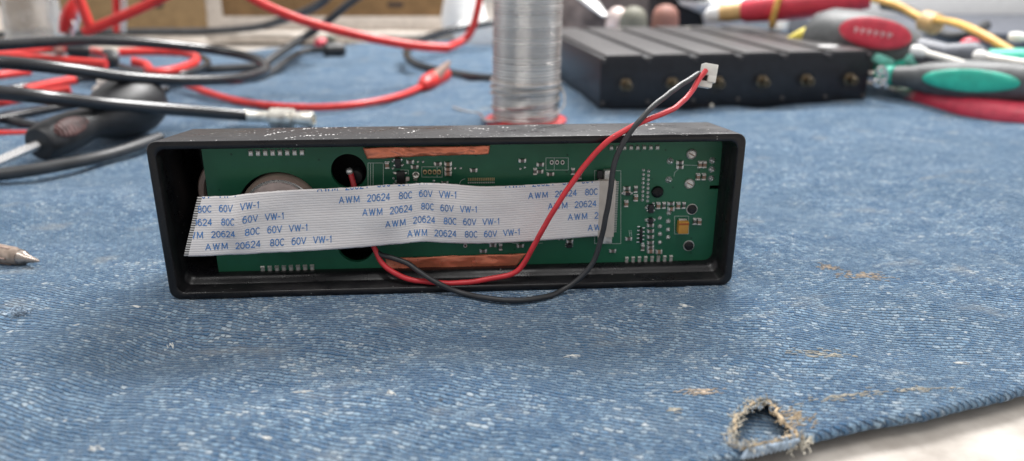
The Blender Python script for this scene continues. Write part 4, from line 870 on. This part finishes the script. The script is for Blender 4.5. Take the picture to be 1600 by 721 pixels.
# cotton swabs
for lab, a, b in (('cotton swab leaning across the teal tool', (1424, 77, 43.5), (1515, 102, 40.5)), ('thick white swab lying at the right behind the teal tool', (1520, 86, 42), (1640, 104, 38)), ('white swab tip entering at the right edge above the yellow wire', (1575, 58, 46), (1660, 63, 44))):
    A, Bq = U(*a), U(*b); s_ = thing('cotton_swab', lab, 'swab', (A.x, A.y, 0)); mb = MB(); mb.lathe(A, Bq-A, [(0, .08), (.08, .26), (.4, .32), (.8, .26), (1.0, .14)], 14); mb.build('cotton_tip', M['cotton'], s_)
    mb = MB(); mb.lathe(A, Bq-A, [(.7, .17), ((Bq-A).length, .17)], 10); mb.build('stick', M['stick'], s_)
# red handle with ochre tie across the box top, yellow wire, small pink cap
A, Bq = U(1108, 23, 56), U(1360, -4, 52)
t = thing('pliers', 'pliers with red sleeve handle lying across the rear of the six-bay box', 'pliers', (A.x, A.y, 0)); mb = MB(); ln = (Bq-A).length; mb.lathe(A, Bq-A, [(ln*.2, .55), (ln*.24, .8), (ln*.5, .95), (ln*.85, .9), (ln, .7)], 20); mb.build('handle', M['red_grip'], t)
mb = MB(); mb.lathe(A, Bq-A, [(.5, .5), (1.2, .62), (ln*.22, .62)], 16); mb.build('sleeve', M['tan_tube'], t); mb = MB(); mb.lathe(A, Bq-A, [(-.3, .2), (0, .5), (.7, .62), (.8, .4)], 16); mb.build('tip', M['paper'], t)
ax = (Bq-A).normalized(); c_ = U(1214, 14, 54.2); u_ = ax.cross(Vector((0, 0, 1))).normalized(); v_ = u_.cross(ax)
w_ = thing('wire_tie', 'ochre wire tie looped round the red sleeve handle', 'tie', (c_.x, c_.y, 0)); mb = MB(); mb.tube([c_+(u_*math.cos(a)+v_*math.sin(a))*1.15+ax*(.35*math.sin(a)) for a in [k*.3 for k in range(22)]], .2, 8); mb.build('loop', M['yellow_wire'], w_)
mb = MB(); p = U(1255, 48, 49.5); mb.lathe(p+Vector((-.9, 0, -.5)), (1, -.2, .25), [(0, .12), (.6, .35), (1.5, .6), (1.7, .4)], 14); tag(mb.build('yellow_plug', mat('yellow_nylon', (.75, .62, .10), .45)), 'small yellow plug lying on the box beside the grey handle', 'plug')
cable('yellow_wire', 'pale yellow wire arching down to the right edge over the swabs', 'wire', [U(1350, -5, 58), U(1400, 8, 56), U(1440, 28, 54), U(1490, 36, 50), U(1530, 52, 47), U(1570, 75, 45), U(1620, 105, 43)], .25, M['yellow_wire'])
cable('clear_tube', 'curved grey hose arching behind the large grey screwdriver', 'hose', [U(1380, 8, 62), U(1410, 14, 60), U(1440, 30, 58), U(1460, 48, 56), U(1490, 58, 54), U(1520, 52, 53), U(1540, 40, 54)], .38, M['cable_grey'])
mb = MB(); A = U(1440, 32, 53.5); mb.lathe(A, U(1472, 42, 52)-A, [(0, .5), (.2, .7), (1.2, .72), (1.4, .5)], 16); tag(mb.build('tan_sleeve', M['tan_tube']), 'short tan sleeve threaded on the yellow wire', 'sleeve')
mb = MB(); p = U(1512, 75, 46); mb.lathe(p+Vector((-.3, 0, -.6)), (.5, -.3, 1), [(0, .4), (.2, .62), (.9, .62), (1.2, .4), (1.3, .1)], 16); tag(mb.build('pink_cap', M['red_grip']), 'small pink red cap behind the thick white swab', 'cap')
# slate tray and bright white card at upper right
mb = MB(); p = G(1520, 70); mb.box((p.x+4, p.y+2, .9), (34, 20, 1.8), 0, .3); tag(mb.build('slate_tray', M['slate']), 'blue grey flat tray behind the tools at right', 'tray')
mb = MB(); mb.box((p.x+10, p.y+24, 2.3), (46, 24, 4.6), 0, .3); tag(mb.build('white_carton', M['paper']), 'bright white carton at the upper right corner', 'box')
# rear clutter between spool and red pliers
tw = thing('tweezers', 'steel tweezers leaning down onto the rear of the six-bay box', 'tweezers', tuple(Vector((U(945, 25, 58).x, 58, 0)))); mb = MB()
for dx in (0, 6): mb.tube([U(900+dx, -12, 62), U(925+dx, 8, 60), U(946+dx*.3, 26, 58)], [.5, .45, .22], 8, squash=.5)
mb.build('arm', M['steel'], tw)
for nm, lab, cat_, px, py, d, r, m in (('olive_jar', 'round olive jar behind the six-bay box', 'jar', 990, 24, 66, .95, 'olive'), ('coral_jar', 'coral coloured jar right of the olive one', 'jar', 1040, 21, 67, .95, 'coral'), ('tan_jar', 'tan jar left of the olive one near the tweezers tip', 'jar', 965, 25, 67, .8, 'can')):
    p = U(px, py, d); mb = MB(); mb.lathe((p.x, d, 0), (0, 0, 1), [(0, r*1.3), (p.z-.4, r*1.2), (p.z+.1, r*1.1), (p.z+.5, r*.8), (p.z+.7, r*.3)], 18); tag(mb.build(nm, M[m]), lab, cat_)
p = U(1070, 12, 70); mb = MB(); mb.box((p.x, 73, 3.4), (4.6, 5, 6.8), 0, .3); tag(mb.build('black_block', M['amp']), 'black block standing behind the box between coral jar and white dish', 'block')
p = U(985, 0, 76); mb = MB(); mb.box((p.x-1, 84, 3.6), (17, 10, 7.2), 0, .4); tag(mb.build('brown_bin', mat('mauve_bin', (.16, .12, .115), .7, var=.5, vscale=.5, col2=(.30, .24, .22))), 'dim brown mauve bin behind the jars', 'bin')
p = U(1170, 2, 68); mb = MB(); mb.lathe((p.x, 70, 0), (0, 0, 1), [(0, 2.5), (p.z-1.2, 3.4), (p.z-.4, 5.4), (p.z, 5.6), (p.z-.2, 5.0)], 36); tag(mb.build('white_dish', M['paper']), 'pale dish behind the red sleeve pliers', 'dish')
